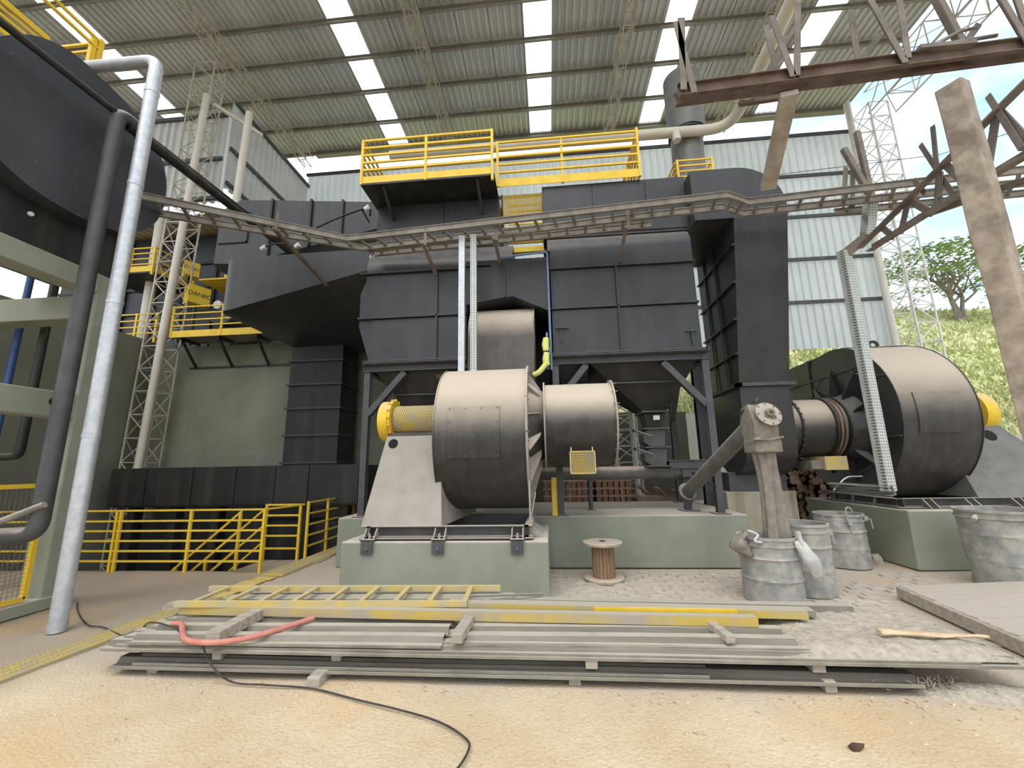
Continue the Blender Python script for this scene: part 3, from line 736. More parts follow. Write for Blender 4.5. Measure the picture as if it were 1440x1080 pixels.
bp = MB().box(3.2, 4.42, 8.15, 9.3, 0, 1.06).build('duct_plinth', 'stain', bevel=0.02); tag(bp, 'pale stained concrete block under the tall square duct', 'plinth')
# side column behind the frame post
co = MB().channel((3.05, 8.6, 0.8), (3.05, 8.6, 5.0), 0.16, 0.16, 0.014, up=(0, 1, 0)).build('duct_column', 'dark'); tag(co, 'dark steel column between frame post and square duct', 'column')

# ------------------------------------------------------------------ hoppers, rotary valve, screw conveyors
def hopper(label, x0, x1, bx0, bx1, zb):
    o = thing('ash_hopper', label, 'hopper', ((bx0 + bx1) / 2, 7.9, zb))
    zt, zm = 3.36, zb + 0.02
    def lerp(a, b, t): return a + (b - a) * t
    for t0, t1, nm in ((0, 0.42, 'upper_cone'), (0.42, 1.0, 'lower_cone')):
        vs = []
        for t in (t0, t1):
            a, b = lerp(x0, bx0, t), lerp(x1, bx1, t); c, d = lerp(7.2, 7.66, t), lerp(9.2, 8.2, t); z = lerp(zt, zm, t)
            vs += [(a, c, z), (b, c, z), (b, d, z), (a, d, z)]
        MB().add(vs, [(0, 1, 2, 3), (4, 5, 6, 7), (0, 1, 5, 4), (1, 2, 6, 5), (2, 3, 7, 6), (3, 0, 4, 7)]).build(nm, 'black', o)
    t = 0.42; a, b, z = lerp(x0, bx0, t), lerp(x1, bx1, t), lerp(zt, zm, t); y = lerp(7.2, 7.66, t)
    MB().box(a - 0.02, b + 0.02, y - 0.05, y + 0.02, z - 0.012, z + 0.012).build('flange', 'frame', o)
    MB().box(bx0 - 0.03, bx1 + 0.03, 7.62, 8.24, zb, zb + 0.03).build('flange', 'frame', o)
    return o
hp = hopper('black steel hopper above the rotary valve, right of the round inlet', 0.75, 2.62, 1.72, 2.14, 2.50)
hopper('black steel hopper behind the yellow shaft guard', -3.15, -1.0, -2.35, -1.85, 2.3)
hopper('black steel hopper hidden behind the round fan inlet', 0.2, 0.76, 0.35, 0.62, 2.5)
rv = thing('rotary_valve', 'dark double flap valve with lever handles under the right hopper', 'valve', (1.93, 7.9, 1.55))
MB().hull([(1.74, 7.68, 2.48), (2.12, 7.68, 2.48), (2.12, 8.18, 2.48), (1.74, 8.18, 2.48), (1.80, 7.75, 2.22), (2.04, 7.75, 2.22), (2.04, 8.1, 2.22), (1.80, 8.1, 2.22)]).build('throat', 'black', rv)
for z0, z1 in ((1.90, 2.20), (1.56, 1.86)):
    MB().prism([(1.80, z0), (2.06, z0), (2.09, z1), (1.80, z1), (1.70, z1 - 0.08), (1.70, z0 + 0.08)], 1, 7.68, 8.1).build('valve_body', 'frame', rv)
for z in (2.21, 1.88, 1.55): MB().box(1.70, 2.16, 7.62, 8.16, z - 0.012, z + 0.012).build('flange', 'frame', rv)
for z in (2.12, 1.80):
    m = MB(); m.tube([(1.82, 7.62, z - 0.05), (1.52, 7.55, z + 0.06)], 0.013, 6); m.build('lever', 'frame', rv); MB().lathe([(0, -.03), (.03, -.02), (.03, .02), (0, .03)], (1.51, 7.55, z + 0.05), 10).build('counterweight', 'black', rv)
lb = MB().box(1.88, 1.99, 7.60, 7.612, 2.36, 2.44).build('tag_plate', 'label', rv)
sc = thing('screw_conveyor', 'horizontal dark dusty screw conveyor tube below the round inlet', 'conveyor', (1.1, 7.9, 0.8))
MB().cyl((-0.35, 7.9, 1.44), (2.55, 7.9, 1.44), 0.115, n=24).build('tube', 'screw', sc, smooth=40)
m = MB(); m.box(1.78, 2.1, 7.76, 8.04, 1.5, 1.56); m.build('inlet_collar', 'black', sc)
m = MB(); m.box(2.12, 2.72, 7.72, 8.08, 1.5, 1.63); m.build('end_box', 'frame', sc); MB().box(2.08, 2.76, 7.70, 8.10, 1.63, 1.65).build('end_lid', 'fan', sc)
m = MB(); m.box(2.34, 2.66, 7.75, 8.05, 0.95, 1.5); m.build('drop_box', 'frame', sc); MB().box(2.28, 2.72, 7.7, 8.1, 1.33, 1.35).build('flange', 'black', sc)
MB().cyl((0.72, 7.9, 0.79), (0.72, 7.9, 1.36), 0.04, n=12).build('leg', 'frame', sc, smooth=40)
MB().box(0.64, 0.80, 7.82, 7.98, 0.79, 0.8).build('foot_plate', 'frame', sc)
gb = thing('drive_guard', 'small dusty yellow mesh guard box below the round fan inlet', 'guard', (0.44, 6.0, 1.48))
m = MB(); m.diamonds(lambda u, v: Vector((0.29 + 0.34 * u, 5.93, 1.49 + 0.28 * v)), 11, 9, 0.009); m.build('mesh', 'yellowdust', gb, kind='stuff')
MB().box(0.31, 0.61, 5.96, 6.12, 1.50, 1.74).build('drive_block', 'oldsteel', gb)
m = MB(); [m.bar(p, q, 0.015) for p, q in (((0.29, 5.93, 1.48), (0.29, 5.93, 1.78)), ((0.63, 5.93, 1.48), (0.63, 5.93, 1.78)), ((0.29, 5.93, 1.78), (0.63, 5.93, 1.78)), ((0.29, 5.93, 1.48), (0.63, 5.93, 1.48)), ((0.31, 5.95, 1.76), (0.31, 6.05, 1.86)), ((0.61, 5.95, 1.76), (0.61, 6.05, 1.86)))]; m.build('rim', 'yellowdust', gb)
ml = MB(); ml.cyl((0.63, 7.7, 1.66), (0.80, 7.7, 1.66), 0.11, n=16); ml.cyl((0.6, 7.7, 1.57), (0.86, 7.7, 1.57), 0.03, n=8); o = ml.build('drive_motor', 'black', smooth=40); tag(o, 'small black drive motor right of the mesh guard box', 'motor')
yg = MB().channel((0.06, 7.02, 0.80), (0.06, 7.02, 1.40), 0.08, 0.10, 0.01, up=(0, 1, 0)).build('yellow_upright', 'yellow'); tag(yg, 'short yellow channel upright at the plinth corner beside the fan', 'post')

# inclined screw, discharge head, canvas sleeve
sc2 = thing('inclined_screw', 'inclined grey screw tube rising from the plinth to a dusty discharge head', 'conveyor', (2.3, 7.7, 0.8))
A, B = Vector((2.32, 7.55, 1.10)), Vector((2.62, 5.42, 2.12)); D = (B - A).normalized()
MB().cyl(A, B, 0.105, n=24).build('tube', 'screw', sc2, smooth=40)
MB().ring(A + D * 0.03, D, 0.08, 0.15, 0.02, 24).build('flange', 'frame', sc2)
m = MB(); m.box(2.22, 2.5, 7.5, 7.8, 0.795, 0.81); m.bar(A + D * 0.1, (A.x, A.y + 0.05, 0.8), 0.10, 0.10); m.build('foot', 'frame', sc2)
m = MB()
m.prism([(5.30, 1.80), (5.58, 1.80), (5.66, 2.05), (5.58, 2.26), (5.40, 2.30), (5.28, 2.06)], 0, 2.49, 2.77); m.build('discharge_head', 'canvas', sc2)
m = MB(); m.bar((2.46, 5.63, 2.20), (2.62, 5.40, 2.36), 0.14, 0.012, up=(-0.5, 0, 1)); m.build('cover_plate', 'black', sc2)
fc = Vector((2.67, 5.27, 2.16)); fd = Vector((0.12, -0.86, 0.36)).normalized()
m = MB(); m.ring(fc, fd, 0.05, 0.155, 0.014, 32); m.build('end_flange', 'fanlite', sc2)
m = MB(); m.cyl(fc - fd * 0.005, fc + fd * 0.012, 0.06, n=24); m.ring(fc + fd * 0.03, fd, 0.02, 0.052, 0.05, 20); m.bar(fc + fd * 0.02 + Vector((-0.07, 0, -0.05)), fc + fd * 0.02 + Vector((0.07, 0, -0.05)), 0.03, 0.04); m.build('bearing', 'oldsteel', sc2, smooth=40)
m = MB(); m.cyl(fc + fd * 0.03, fc + fd * 0.085, 0.022, n=16); m.build('shaft_end', 'rust', sc2, smooth=40)
a1 = fd.orthogonal().normalized(); a2 = fd.cross(a1)
for k in range(8):
    c = fc + (a1 * math.cos(k * PI / 4) + a2 * math.sin(k * PI / 4)) * 0.135; MB().cyl(c, c + fd * 0.018, 0.009, n=6).build('bolt', 'rust', sc2)
m = MB(); m.box(2.475, 2.785, 5.27, 5.60, 1.70, 1.86); m.build('sleeve_clamp', 'canvas', sc2, bevel=0.02)
m = MB(); m.tube([(2.46, 5.26, 1.86), (2.62, 5.245, 1.85), (2.80, 5.26, 1.88)], 0.012, 6); m.lathe([(0, -.02), (.05, -.01), (.04, .02), (0, .03)], (2.49, 5.25, 1.86), 8); m.build('tie', 'canvas', sc2)
# sleeve: folded canvas tube
sl = MB(); nseg, nr = 22, 48
for i in range(nseg + 1):
    t = i / nseg; z = 1.74 - t * 1.12
    cx = 2.63 + 0.03 * t + 0.012 * math.sin(5 * t); cy = 5.44 - 0.02 * t; r0 = 0.125 - 0.02 * math.sin(PI * t) + 0.01 * t
    for k in range(nr):
        a = 2 * PI * k / nr
        fold = 0.024 * math.sin(3 * a + 1.1 + 0.6 * t) * (0.3 + t) + 0.012 * math.sin(7 * a + 2 * t) - 0.055 * max(0, math.cos(a + PI / 2 + 0.15)) ** 6 * min(1, t * 3)
        sl.v.append(Vector((cx + (r0 + fold) * math.cos(a) * 1.0, cy + (r0 + fold) * math.sin(a), z + 0.004 * math.sin(9 * a))))
for i in range(nseg):
    for k in range(nr):
        k2 = (k + 1) % nr; sl.f.append((i * nr + k, i * nr + k2, (i + 1) * nr + k2, (i + 1) * nr + k))
sl.build('sleeve', 'canvas', sc2, smooth=70)
# braces holding the screw to the frame post
m = MB(); m.bar((2.3, 7.1, 1.42), (2.7, 7.15, 1.40), 0.05, 0.05); m.bar((2.45, 7.1, 1.40), (2.7, 7.15, 1.12), 0.04, 0.04); m.build('stay', 'black', sc2)

# ------------------------------------------------------------------ fans
def bolts_on(root, c, axis, r, n, br, m, ln=0.02):
    c = Vector(c); d = Vector(axis).normalized(); a = Vector((0, 1, 0)); b = d.cross(a); g = MB()
    for k in range(n):
        t = 2 * PI * k / n; p = c + (a * math.cos(t) + b * math.sin(t)) * r; g.cyl(p, p + d * ln, br, n=6)
    g.build('bolts', m, root, kind='stuff')
def skid(root, x0, x1, y0, y1, z0, z1, clips, m='frame', clipx=()):
    MB().channel((x0, y0 + 0.05, (z0 + z1) / 2), (x1, y0 + 0.05, (z0 + z1) / 2), 0.10, z1 - z0, 0.012, side=1).build('skid_rail', m, root)
    MB().channel((x0, y1 - 0.05, (z0 + z1) / 2), (x1, y1 - 0.05, (z0 + z1) / 2), 0.10, z1 - z0, 0.012, side=-1).build('skid_rail', m, root)
    for x in (x0, x1): MB().channel((x, y0, (z0 + z1) / 2), (x, y1, (z0 + z1) / 2), 0.10, z1 - z0, 0.012, side=1 if x == x1 else -1).build('skid_rail', m, root)
    MB().box(x0 - 0.06, x1 + 0.06, y0 - 0.07, y1 + 0.05, z0 - 0.012, z0).build('skid_plate', m, root)

# near fan ------------------------------------------------------------
bl = MB().box(-2.74, -0.05, 5.47, 7.0, 0, 0.67).build('fan_block', 'concrete', bevel=0.02); tag(bl, 'green-grey concrete block under the near centre fan', 'plinth')
nf = thing('centrifugal_fan', 'large dust-topped centrifugal fan in the centre with square hatch and round inlet', 'fan', (-1.3, 6.5, 0.69))
CY, CZ, R = 6.66, 2.05, 1.09
X0, X1 = -1.57, -0.30
def scroll_side(x): pass
# shell: rolled plate, slightly spiral, built as one ring prism
prof = [(CY + R * math.cos(a), CZ + R * math.sin(a)) for a in [2 * PI * k / 72 for k in range(72)]]
MB().prism(prof, 0, X0, X1).build('scroll_shell', 'fan', nf, smooth=35)
MB().ring((X0 - 0.006, CY, CZ), (1, 0, 0), R - 0.12, R + 0.012, 0.014, 72).build('side_rim', 'fan', nf)
# bolted flange band on the right side, in segments, and radial gussets to the inlet cone
nseg = 14
for k in range(nseg):
    a0, a1_ = 2 * PI * k / nseg + 0.006, 2 * PI * (k + 1) / nseg - 0.006; g = MB(); n = 5
    for x in (X1 - 0.006, X1 + 0.022):
        for r in (R - 0.13, R + 0.045):
            for i in range(n + 1):
                a = a0 + (a1_ - a0) * i / n; g.v.append(Vector((x, CY + r * math.cos(a), CZ + r * math.sin(a))))
    s = n + 1
    for i in range(n):
        g.f += [(i, i + 1, s + i + 1, s + i), (2 * s + i, 3 * s + i, 3 * s + i + 1, 2 * s + i + 1), (i, 2 * s + i, 2 * s + i + 1, i + 1), (s + i, s + i + 1, 3 * s + i + 1, 3 * s + i)]
    g.f += [(0, s, 3 * s, 2 * s), (n, 2 * s + n, 3 * s + n, s + n)]
    g.build('flange_segment', 'fanlite', nf)
bolts_on(nf, (X1 + 0.02, CY, CZ), (1, 0, 0), R - 0.04, 56, 0.013, 'oldsteel', 0.02)
IY, IZ, IR = 6.52, 2.22, 0.62
MB().cyl((X1, IY, IZ), (X1 + 0.26, IY, IZ), 0.68, 0.50, n=48).build('inlet_cone', 'fan', nf, smooth=35)
for k in range(12):
    a = 2 * PI * (k + 0.5) / 12; ca, sa = math.cos(a), math.sin(a)
    g = MB(); t = 0.008
    pts = [(X1, 0.52), (X1, R - 0.10), (X1 + 0.03, R - 0.10), (X1 + 0.19, 0.62), (X1 + 0.19, 0.50)]
    for s_ in (-1, 1):
        for x, r in pts: g.v.append(Vector((x, IY + (CY - IY) * min(1, (r - .5) / .5) + r * ca - s_ * t * sa, IZ + (CZ - IZ) * min(1, (r - .5) / .5) + r * sa + s_ * t * ca)))
    n = len(pts); g.f = [tuple(range(n)), tuple(range(n, 2 * n))] + [(i, (i + 1) % n, (i + 1) % n + n, i + n) for i in range(n)]
    g.build('gusset', 'fanlite', nf)
MB().cyl((X1 + 0.24, IY, IZ), (0.96, IY, IZ), IR, n=64).build('inlet_cylinder', 'fan', nf, smooth=35)
for x in (X1 + 0.25, 0.965): MB().ring((x, IY, IZ), (1, 0, 0), IR - 0.02, IR + 0.045, 0.022, 64).build('inlet_flange', 'fanlite', nf)
g = MB()
for k in range(18):
    a = 2 * PI * k / 18; g.cyl((0.93, IY + (IR + .028) * math.cos(a), IZ + (IR + .028) * math.sin(a)), (1.02, IY + (IR + .028) * math.cos(a), IZ + (IR + .028) * math.sin(a)), 0.008, n=6)
g.build('bolts', 'oldsteel', nf, kind='stuff')
# hatch on the curved front
hz0, hz1 = 1.71, 2.42
g = MB(); n = 8
for r in (R + 0.001, R + 0.016):
    for i in range(n + 1):
        z = hz0 + (hz1 - hz0) * i / n; y = CY - math.sqrt(r * r - (z - CZ) ** 2)
        g.v += [Vector((-1.38, y, z)), Vector((-0.66, y, z))]
s = 2 * (n + 1)
for i in range(n):
    g.f += [(2 * i, 2 * i + 1, 2 * i + 3, 2 * i + 2), (s + 2 * i, s + 2 * i + 2, s + 2 * i + 3, s + 2 * i + 1), (2 * i, 2 * i + 2, s + 2 * i + 2, s + 2 * i), (2 * i + 1, s + 2 * i + 1, s + 2 * i + 3, 2 * i + 3)]
g.f += [(0, s, s + 1, 1), (2 * n, 2 * n + 1, s + 2 * n + 1, s + 2 * n)]
hatch = g.build('hatch', 'fan', nf, smooth=30, label='square inspection hatch bolted to the curved front')
def shell_pt(x, z, r): return Vector((x, CY - math.sqrt(r * r - (z - CZ) ** 2), z))
for x, z in [(x, z) for x in (-1.35, -1.13, -0.91, -0.69) for z in (hz0 + .03, hz1 - .03)] + [(x, z) for x in (-1.35, -0.69) for z in (1.95, 2.2)] + [(-1.02, 2.15), (-1.02, 2.0)]:
    p = shell_pt(x, z, R + 0.014); MB().cyl(p, p + Vector((0, -0.010, 0)), 0.009, n=6).build('bolt', 'screw', hatch)
MB().box(X0 - 0.01, X1, CY - 0.985, CY - 0.92, 1.42, 1.432).build('seam', 'fan', nf) if False else None
# outlet elbow rising behind the scroll into the casing
el = [(6.93, 2.4), (7.95, 2.4), (8.2, 4.4)] + [(7.66 + 0.73 * math.cos(a), 3.82 + 0.73 * math.sin(a)) for a in [PI * 0.40 + PI * 0.6 * k / 16 for k in range(17)]]
MB().prism(el, 0, -1.36, -0.20).build('outlet_elbow', 'fan', nf, smooth=35)
MB().ring((-0.19, 7.66, 3.82), (1, 0, 0), 0.0, 0.745, 0.016, 48).build('elbow_side', 'screw', nf)
# pedestal, bearing bores, shaft guard, pulley cover
g = MB(); g.add([(-2.55, 5.62, .83), (-1.45, 5.62, .83), (-1.30, 7.5, .83), (-2.55, 7.5, .83), (-2.38, 5.98, 2.06), (-1.57, 5.98, 2.06), (-1.57, 7.0, 2.06), (-2.38, 7.0, 2.06)],
                [(0, 1, 2, 3), (4, 5, 6, 7), (0, 1, 5, 4), (1, 2, 6, 5), (2, 3, 7, 6), (3, 0, 4, 7)]); g.build('pedestal', 'fanlite', nf)
MB().box(-2.38, -1.58, 6.1, 6.9, 2.06, 2.12).build('bearing_table', 'fan', nf)
for x in (-2.27, -1.62):
    c = Vector((x, 5.62 + (1.95 - .83) * 0.2927, 1.95)); nn_ = Vector((0, -0.96, 0.281)); MB().cyl(c + nn_ * 0.004, c - nn_ * 0.03, 0.072, n=24).build('lifting_hole', 'hole', nf)
GY, GZ = 6.42, 2.36
MB().cyl((-2.42, GY, GZ), (-1.56, GY, GZ), 0.165, n=24).build('shaft_housing', 'oldsteel', nf, smooth=40)
g = MB(); g.diamonds(lambda u, v: Vector((-2.40 + 0.84 * u, GY - 0.205 * math.cos((v - 0.45) * PI * 1.15), GZ + 0.205 * math.sin((v - 0.45) * PI * 1.15))), 24, 13, 0.014); g.build('guard_mesh', 'yellowdust', nf, kind='stuff')
MB().cyl((-2.60, GY, GZ - 0.03), (-2.46, GY, GZ - 0.03), 0.315, n=40).build('pulley_cover', 'yellow', nf, smooth=35)
MB().ring((-2.44, GY, GZ), (1, 0, 0), 0.18, 0.30, 0.05, 36).build('cover_ring', 'yellow', nf)
g = MB()
for k in range(16):
    a = 2 * PI * k / 16; g.bar((-2.44, GY + 0.30 * math.cos(a), GZ + 0.30 * math.sin(a)), (-2.44, GY + 0.325 * math.cos(a), GZ + 0.325 * math.sin(a)), 0.05, 0.012)
g.build('cover_tabs', 'yellow', nf, kind='stuff')
skid(nf, -2.46, -0.30, 5.58, 6.95, 0.70, 0.84, ())
for x in (-2.38, -1.45, -0.44):
    for dx in (-0.07, 0.07):
        g = MB(); g.prism([(5.62, .835), (5.60, .835), (5.47, .70), (5.62, .70)], 0, x + dx - 0.005, x + dx + 0.005); g.build('clip_gusset', 'fanlite', nf)
    g = MB(); g.box(x - 0.09, x + 0.09, 5.43, 5.60, 0.682, 0.70); g.box(x - 0.075, x + 0.075, 5.43, 5.448, 0.52, 0.69); g.build('anchor_clip', 'frame', nf)
    MB().cyl((x, 5.41, 0.58), (x, 5.445, 0.58), 0.018, n=6).build('anchor_bolt', 'frame', nf)
    MB().cyl((x, 5.52, 0.69), (x, 5.52, 0.76), 0.016, n=6).build('anchor_bolt', 'fanlite', nf)
for y in (5.75, 5.98, 6.25):
    g = MB(); g.prism([(-0.30, .835), (-0.28, .835), (-0.10, .70), (-0.30, .70)], 1, y - 0.005, y + 0.005); g.build('clip_gusset', 'fanlite', nf)
# tall thin rim stand under the flange
g = MB(); g.bar((-0.28, 5.75, 0.84), (-0.28, 5.75, 1.40), 0.02, 0.10, up=(0, 1, 0)); g.bar((-0.28, 5.72, 0.86), (-0.20, 5.72, 1.25), 0.05, 0.012); g.build('flange_stand', 'fanlite', nf)

# far right fan --------------------------------------------------------
rb = MB().box(5.27, 10.5, 6.9, 9.4, 0, 0.84).build('fan_block', 'concrete', bevel=0.02); tag(rb, 'wide green-grey concrete block under the right fan, behind the drums', 'plinth')
rf = thing('centrifugal_fan', 'large dark centrifugal fan on the right with expansion bellows inlet', 'fan', (6.1, 8.2, 0.86))
CY2, CZ2, R2, XA, XB = 8.30, 2.30, 1.36, 5.50, 6.62
prof = [(CY2 + R2 * math.cos(a), CZ2 + R2 * math.sin(a)) for a in [2 * PI * k / 72 for k in range(72)]]
MB().prism(prof, 0, XA, XB).build('scroll_shell', 'fan', rf, smooth=35)
MB().ring((XA - .006, CY2, CZ2), (1, 0, 0), 0.3, R2 + 0.012, 0.014, 72).build('side_plate', 'dark', rf)
MB().ring((XB + .006, CY2, CZ2), (1, 0, 0), 0.3, R2 + 0.012, 0.014, 72).build('side_plate', 'dark', rf)
MB().prism([(8.0, 2.3), (8.0, CZ2 + R2 - 0.01), (8.4, CZ2 + R2 - 0.005), (11.4, CZ2 + R2 - 0.05), (11.4, 2.3)], 0, XA + .01, XB - .01).build('outlet', 'dark', rf)
for y in (9.0, 10.2, 11.38): MB().bar((XA - 0.015, y, 2.3), (XA - 0.015, y, CZ2 + R2 - 0.02), 0.05, 0.05).build('outlet_rib', 'dark', rf)
MB().bar((XA - .015, 7.75, 3.20), (XA - .015, 11.3, 3.20), 0.04, 0.03).build('outlet_rib', 'dark', rf)
I2Y, I2Z, I2R = 8.18, 2.18, 0.53
for k in range(10):
    a = 2 * PI * (k + 0.35) / 10; ca, sa = math.cos(a), math.sin(a)
    g = MB(); t = 0.010; pts = [(XA, 0.5), (XA, 1.05), (XA - 0.03, 1.05), (XA - 0.20, 0.62), (XA - 0.20, 0.5)]
    for s_ in (-1, 1):
        for x, r in pts: g.v.append(Vector((x, I2Y + (CY2 - I2Y) * (r - .5) / .9 + r * ca - s_ * t * sa, I2Z + (CZ2 - I2Z) * (r - .5) / .9 + r * sa + s_ * t * ca)))
    n = len(pts); g.f = [tuple(range(n)), tuple(range(n, 2 * n))] + [(i, (i + 1) % n, (i + 1) % n + n, i + n) for i in range(n)]
    g.build('gusset', 'dark', rf)
MB().cyl((XA, I2Y, I2Z), (XA - 0.26, I2Y, I2Z), 0.62, 0.53, n=48).build('inlet_cone', 'dark', rf, smooth=35)
MB().cyl((4.26, I2Y, I2Z), (XA - 0.24, I2Y, I2Z), I2R, n=48).build('inlet_cylinder', 'fan', rf, smooth=35)
MB().ring((4.42, I2Y, I2Z), (1, 0, 0), I2R - .02, I2R + 0.035, 0.03, 48).build('inlet_flange', 'black', rf)
g = MB()
for k in range(30):
    a = 2 * PI * k / 30; p = Vector((4.40, I2Y + (I2R + .03) * math.cos(a), I2Z + (I2R + .03) * math.sin(a))); g.cyl(p, p + Vector((0.05, 0, 0)), 0.014, n=6)
g.build('bolts', 'black', rf, kind='stuff')
for k, x in enumerate((4.98, 5.05, 5.12, 5.19)):
    MB().ring((x, I2Y, I2Z), (1, 0, 0), I2R - .02, I2R + (0.045 if k in (0, 3) else 0.03), 0.03, 48).build('bellows_ring', 'black' if k in (0, 3) else 'copper', rf)
g = MB(); n = 8; hz0, hz1 = 1.98, 2.62
for r in (R2 + 0.001, R2 + 0.018):
    for i in range(n + 1):
        z = hz0 + (hz1 - hz0) * i / n; y = CY2 - math.sqrt(r * r - (z - CZ2) ** 2); g.v += [Vector((5.72, y, z)), Vector((6.40, y, z))]
s = 2 * (n + 1)
for i in range(n):
    g.f += [(2 * i, 2 * i + 1, 2 * i + 3, 2 * i + 2), (s + 2 * i, s + 2 * i + 2, s + 2 * i + 3, s + 2 * i + 1), (2 * i, 2 * i + 2, s + 2 * i + 2, s + 2 * i), (2 * i + 1, s + 2 * i + 1, s + 2 * i + 3, 2 * i + 3)]
g.f += [(0, s, s + 1, 1), (2 * n, 2 * n + 1, s + 2 * n + 1, s + 2 * n)]
g.build('hatch', 'fan', rf, smooth=30, label='square inspection hatch on the curved front')
g = MB(); g.add([(6.55, 7.2, .99), (8.3, 7.2, .99), (8.3, 9.3, .99), (6.55, 9.3, .99), (6.63, 7.75, 2.12), (7.62, 7.75, 2.12), (7.62, 8.85, 2.12), (6.63, 8.85, 2.12)],
                [(0, 1, 2, 3), (4, 5, 6, 7), (0, 1, 5, 4), (1, 2, 6, 5), (2, 3, 7, 6), (3, 0, 4, 7)]); g.build('pedestal', 'pedestal', rf)
c = Vector((7.36, 7.67, 1.95)); nn_ = Vector((0, -0.9, 0.44)).normalized(); MB().cyl(c + nn_ * 0.006, c - nn_ * 0.03, 0.10, n=24).build('lifting_hole', 'hole', rf)
MB().cyl((6.62, 8.25, 2.42), (7.62, 8.25, 2.42), 0.24, n=24).build('shaft_housing', 'yellowdust', rf, smooth=40)
MB().cyl((7.62, 8.25, 2.38), (7.82, 8.25, 2.38), 0.38, n=36).build('pulley_cover', 'yellow', rf, smooth=35)
skid(rf, 5.38, 9.4, 7.15, 8.85, 0.86, 0.99, (), m='frame')
for x in (5.75, 6.35, 7.0, 7.65, 8.3, 8.9):
    for dx in (-0.06, 0.06):
        g = MB(); g.prism([(7.15, .985), (7.13, .985), (7.0, .86), (7.15, .86)], 0, x + dx - 0.006, x + dx + 0.006); g.build('clip_gusset', 'screw', rf)
for y in (7.6, 8.1, 8.6):
    g = MB(); g.prism([(5.35, .985), (5.33, .985), (5.15 + 0.14, .85), (5.35, .85)], 1, y - 0.01, y + 0.01); g.build('clip_gusset', 'screw', rf)
MB().ring((6.22, 8.2, CZ2 + R2 + 0.07), (0.25, 1, 0), 0.045, 0.09, 0.035, 20).build('lifting_eye', 'black', rf, smooth=40)
MB().ring((XA - .012, CY2 - .05, CZ2), (1, 0, 0), 0.94, 0.97, 0.02, 48).build('side_ring', 'frame', rf)
for z in (1.95, 2.95): MB().bar((XA - .02, CY2 - math.sqrt(R2 ** 2 - (z - CZ2) ** 2) + .01, z), (XA - .02, CY2 - .98, z), 0.05, 0.02).build('side_rib', 'frame', rf)
yb = MB().box(4.72, 5.08, 7.7, 8.3, 1.43, 1.66); yb = yb.build('guard_box', 'yellowdust'); tag(yb, 'yellow guard box hung under the right fan inlet cylinder', 'guard')
MB().box(4.52, 4.72, 7.75, 8.25, 1.45, 1.60).build('side_box', 'oldsteel', yb)
# ------------------------------------------------------------------ railings on top of the casings
ZR = 6.85
o = guardrail('platform_railing', 'yellow railing with toe plate on top of the left casing', [((-3.36, 6.68, ZR), (-0.86, 6.68, ZR)), ((-3.36, 6.68, ZR), (-3.36, 9.3, ZR)), ((-3.3, 9.3, ZR), (-0.9, 9.3, ZR))], (0.95, 0.79, 0.63, 0.47, 0.31), [(-3.36, 6.68, ZR, 7.82), (-2.12, 6.68, ZR, 7.82), (-0.86, 6.68, ZR - .1, 7.82), (-3.36, 8.0, ZR, 7.82), (-3.36, 9.3, ZR, 7.82), (-2.1, 9.3, ZR, 7.82), (-0.9, 9.3, ZR, 7.82)], toe=0.17, pw=0.045, r=0.018)
guardrail('platform_railing', 'yellow railing with toe plate on top of the right casing', [((-0.84, 7.2, 6.98), (1.92, 7.2, 6.98)), ((1.92, 7.2, 6.98), (1.92, 9.3, 6.98)), ((-0.8, 9.3, 6.98), (1.92, 9.3, 6.98))], (1.0, 0.84, 0.67, 0.49, 0.31), [(-0.82, 7.2, 6.98, 8.0), (0.45, 7.22, 6.98, 8.0), (1.92, 7.2, 6.98, 8.05), (1.90, 8.2, 6.98, 8.0), (1.90, 9.3, 6.98, 8.0), (0.5, 9.3, 6.98, 8.0)], toe=0.17, pw=0.045, r=0.018)
guardrail('platform_railing', 'small yellow railing in front of the grey chimney', [((2.78, 7.55, 6.9), (3.40, 7.55, 6.9)), ((2.72, 7.6, 6.9), (2.72, 8.3, 6.9)), ((3.45, 7.6, 6.9), (3.45, 8.3, 6.9))], (0.62, 0.5, 0.38, 0.26), [(2.75, 7.55, 6.84, 7.54), (3.42, 7.55, 6.84, 7.54), (2.72, 8.3, 6.84, 7.54), (3.45, 8.3, 6.84, 7.54)], r=0.014, pw=0.04)
# mesh guard and ladder in the slot
lg = thing('ladder_guard', 'yellow expanded mesh ladder guard in the slot between both casings', 'guard', (-0.35, 7.7, 5.8))
m = MB(); m.diamonds(lambda u, v: Vector((-0.78 + 0.82 * u, 7.75, 6.55 + 0.62 * v)), 15, 11, 0.014); m.build('mesh', 'yellow', lg, kind='stuff')
m = MB(); m.diamonds(lambda u, v: Vector((-0.72 + 0.80 * u, 7.75 + 0.5 * v, 5.95 + 0.12 * v)), 15, 7, 0.014); m.build('mesh', 'yellow', lg, kind='stuff')
MB().box(-0.74, 0.09, 7.70, 7.74, 5.84, 5.95).build('step_edge', 'yellow', lg)
MB().box(-0.74, 0.09, 8.2, 8.24, 6.32, 6.44).build('step_edge', 'yellow', lg)
for x in (-0.80, 0.05): MB().bar((x, 7.78, 5.8), (x, 7.78, 7.2), 0.04, 0.05).build('stile', 'black', lg)
m = MB(); m.tube(bend([(-0.74, 6.95, 5.34), (0.09, 6.95, 5.40), (0.09, 6.95, 3.2)], 0.06), 0.02, 8); m.build('blue_pipe', 'bluebox'); o = bpy.data.objects['blue_pipe']; tag(o, 'thin blue pipe bent down between both casings', 'pipe')
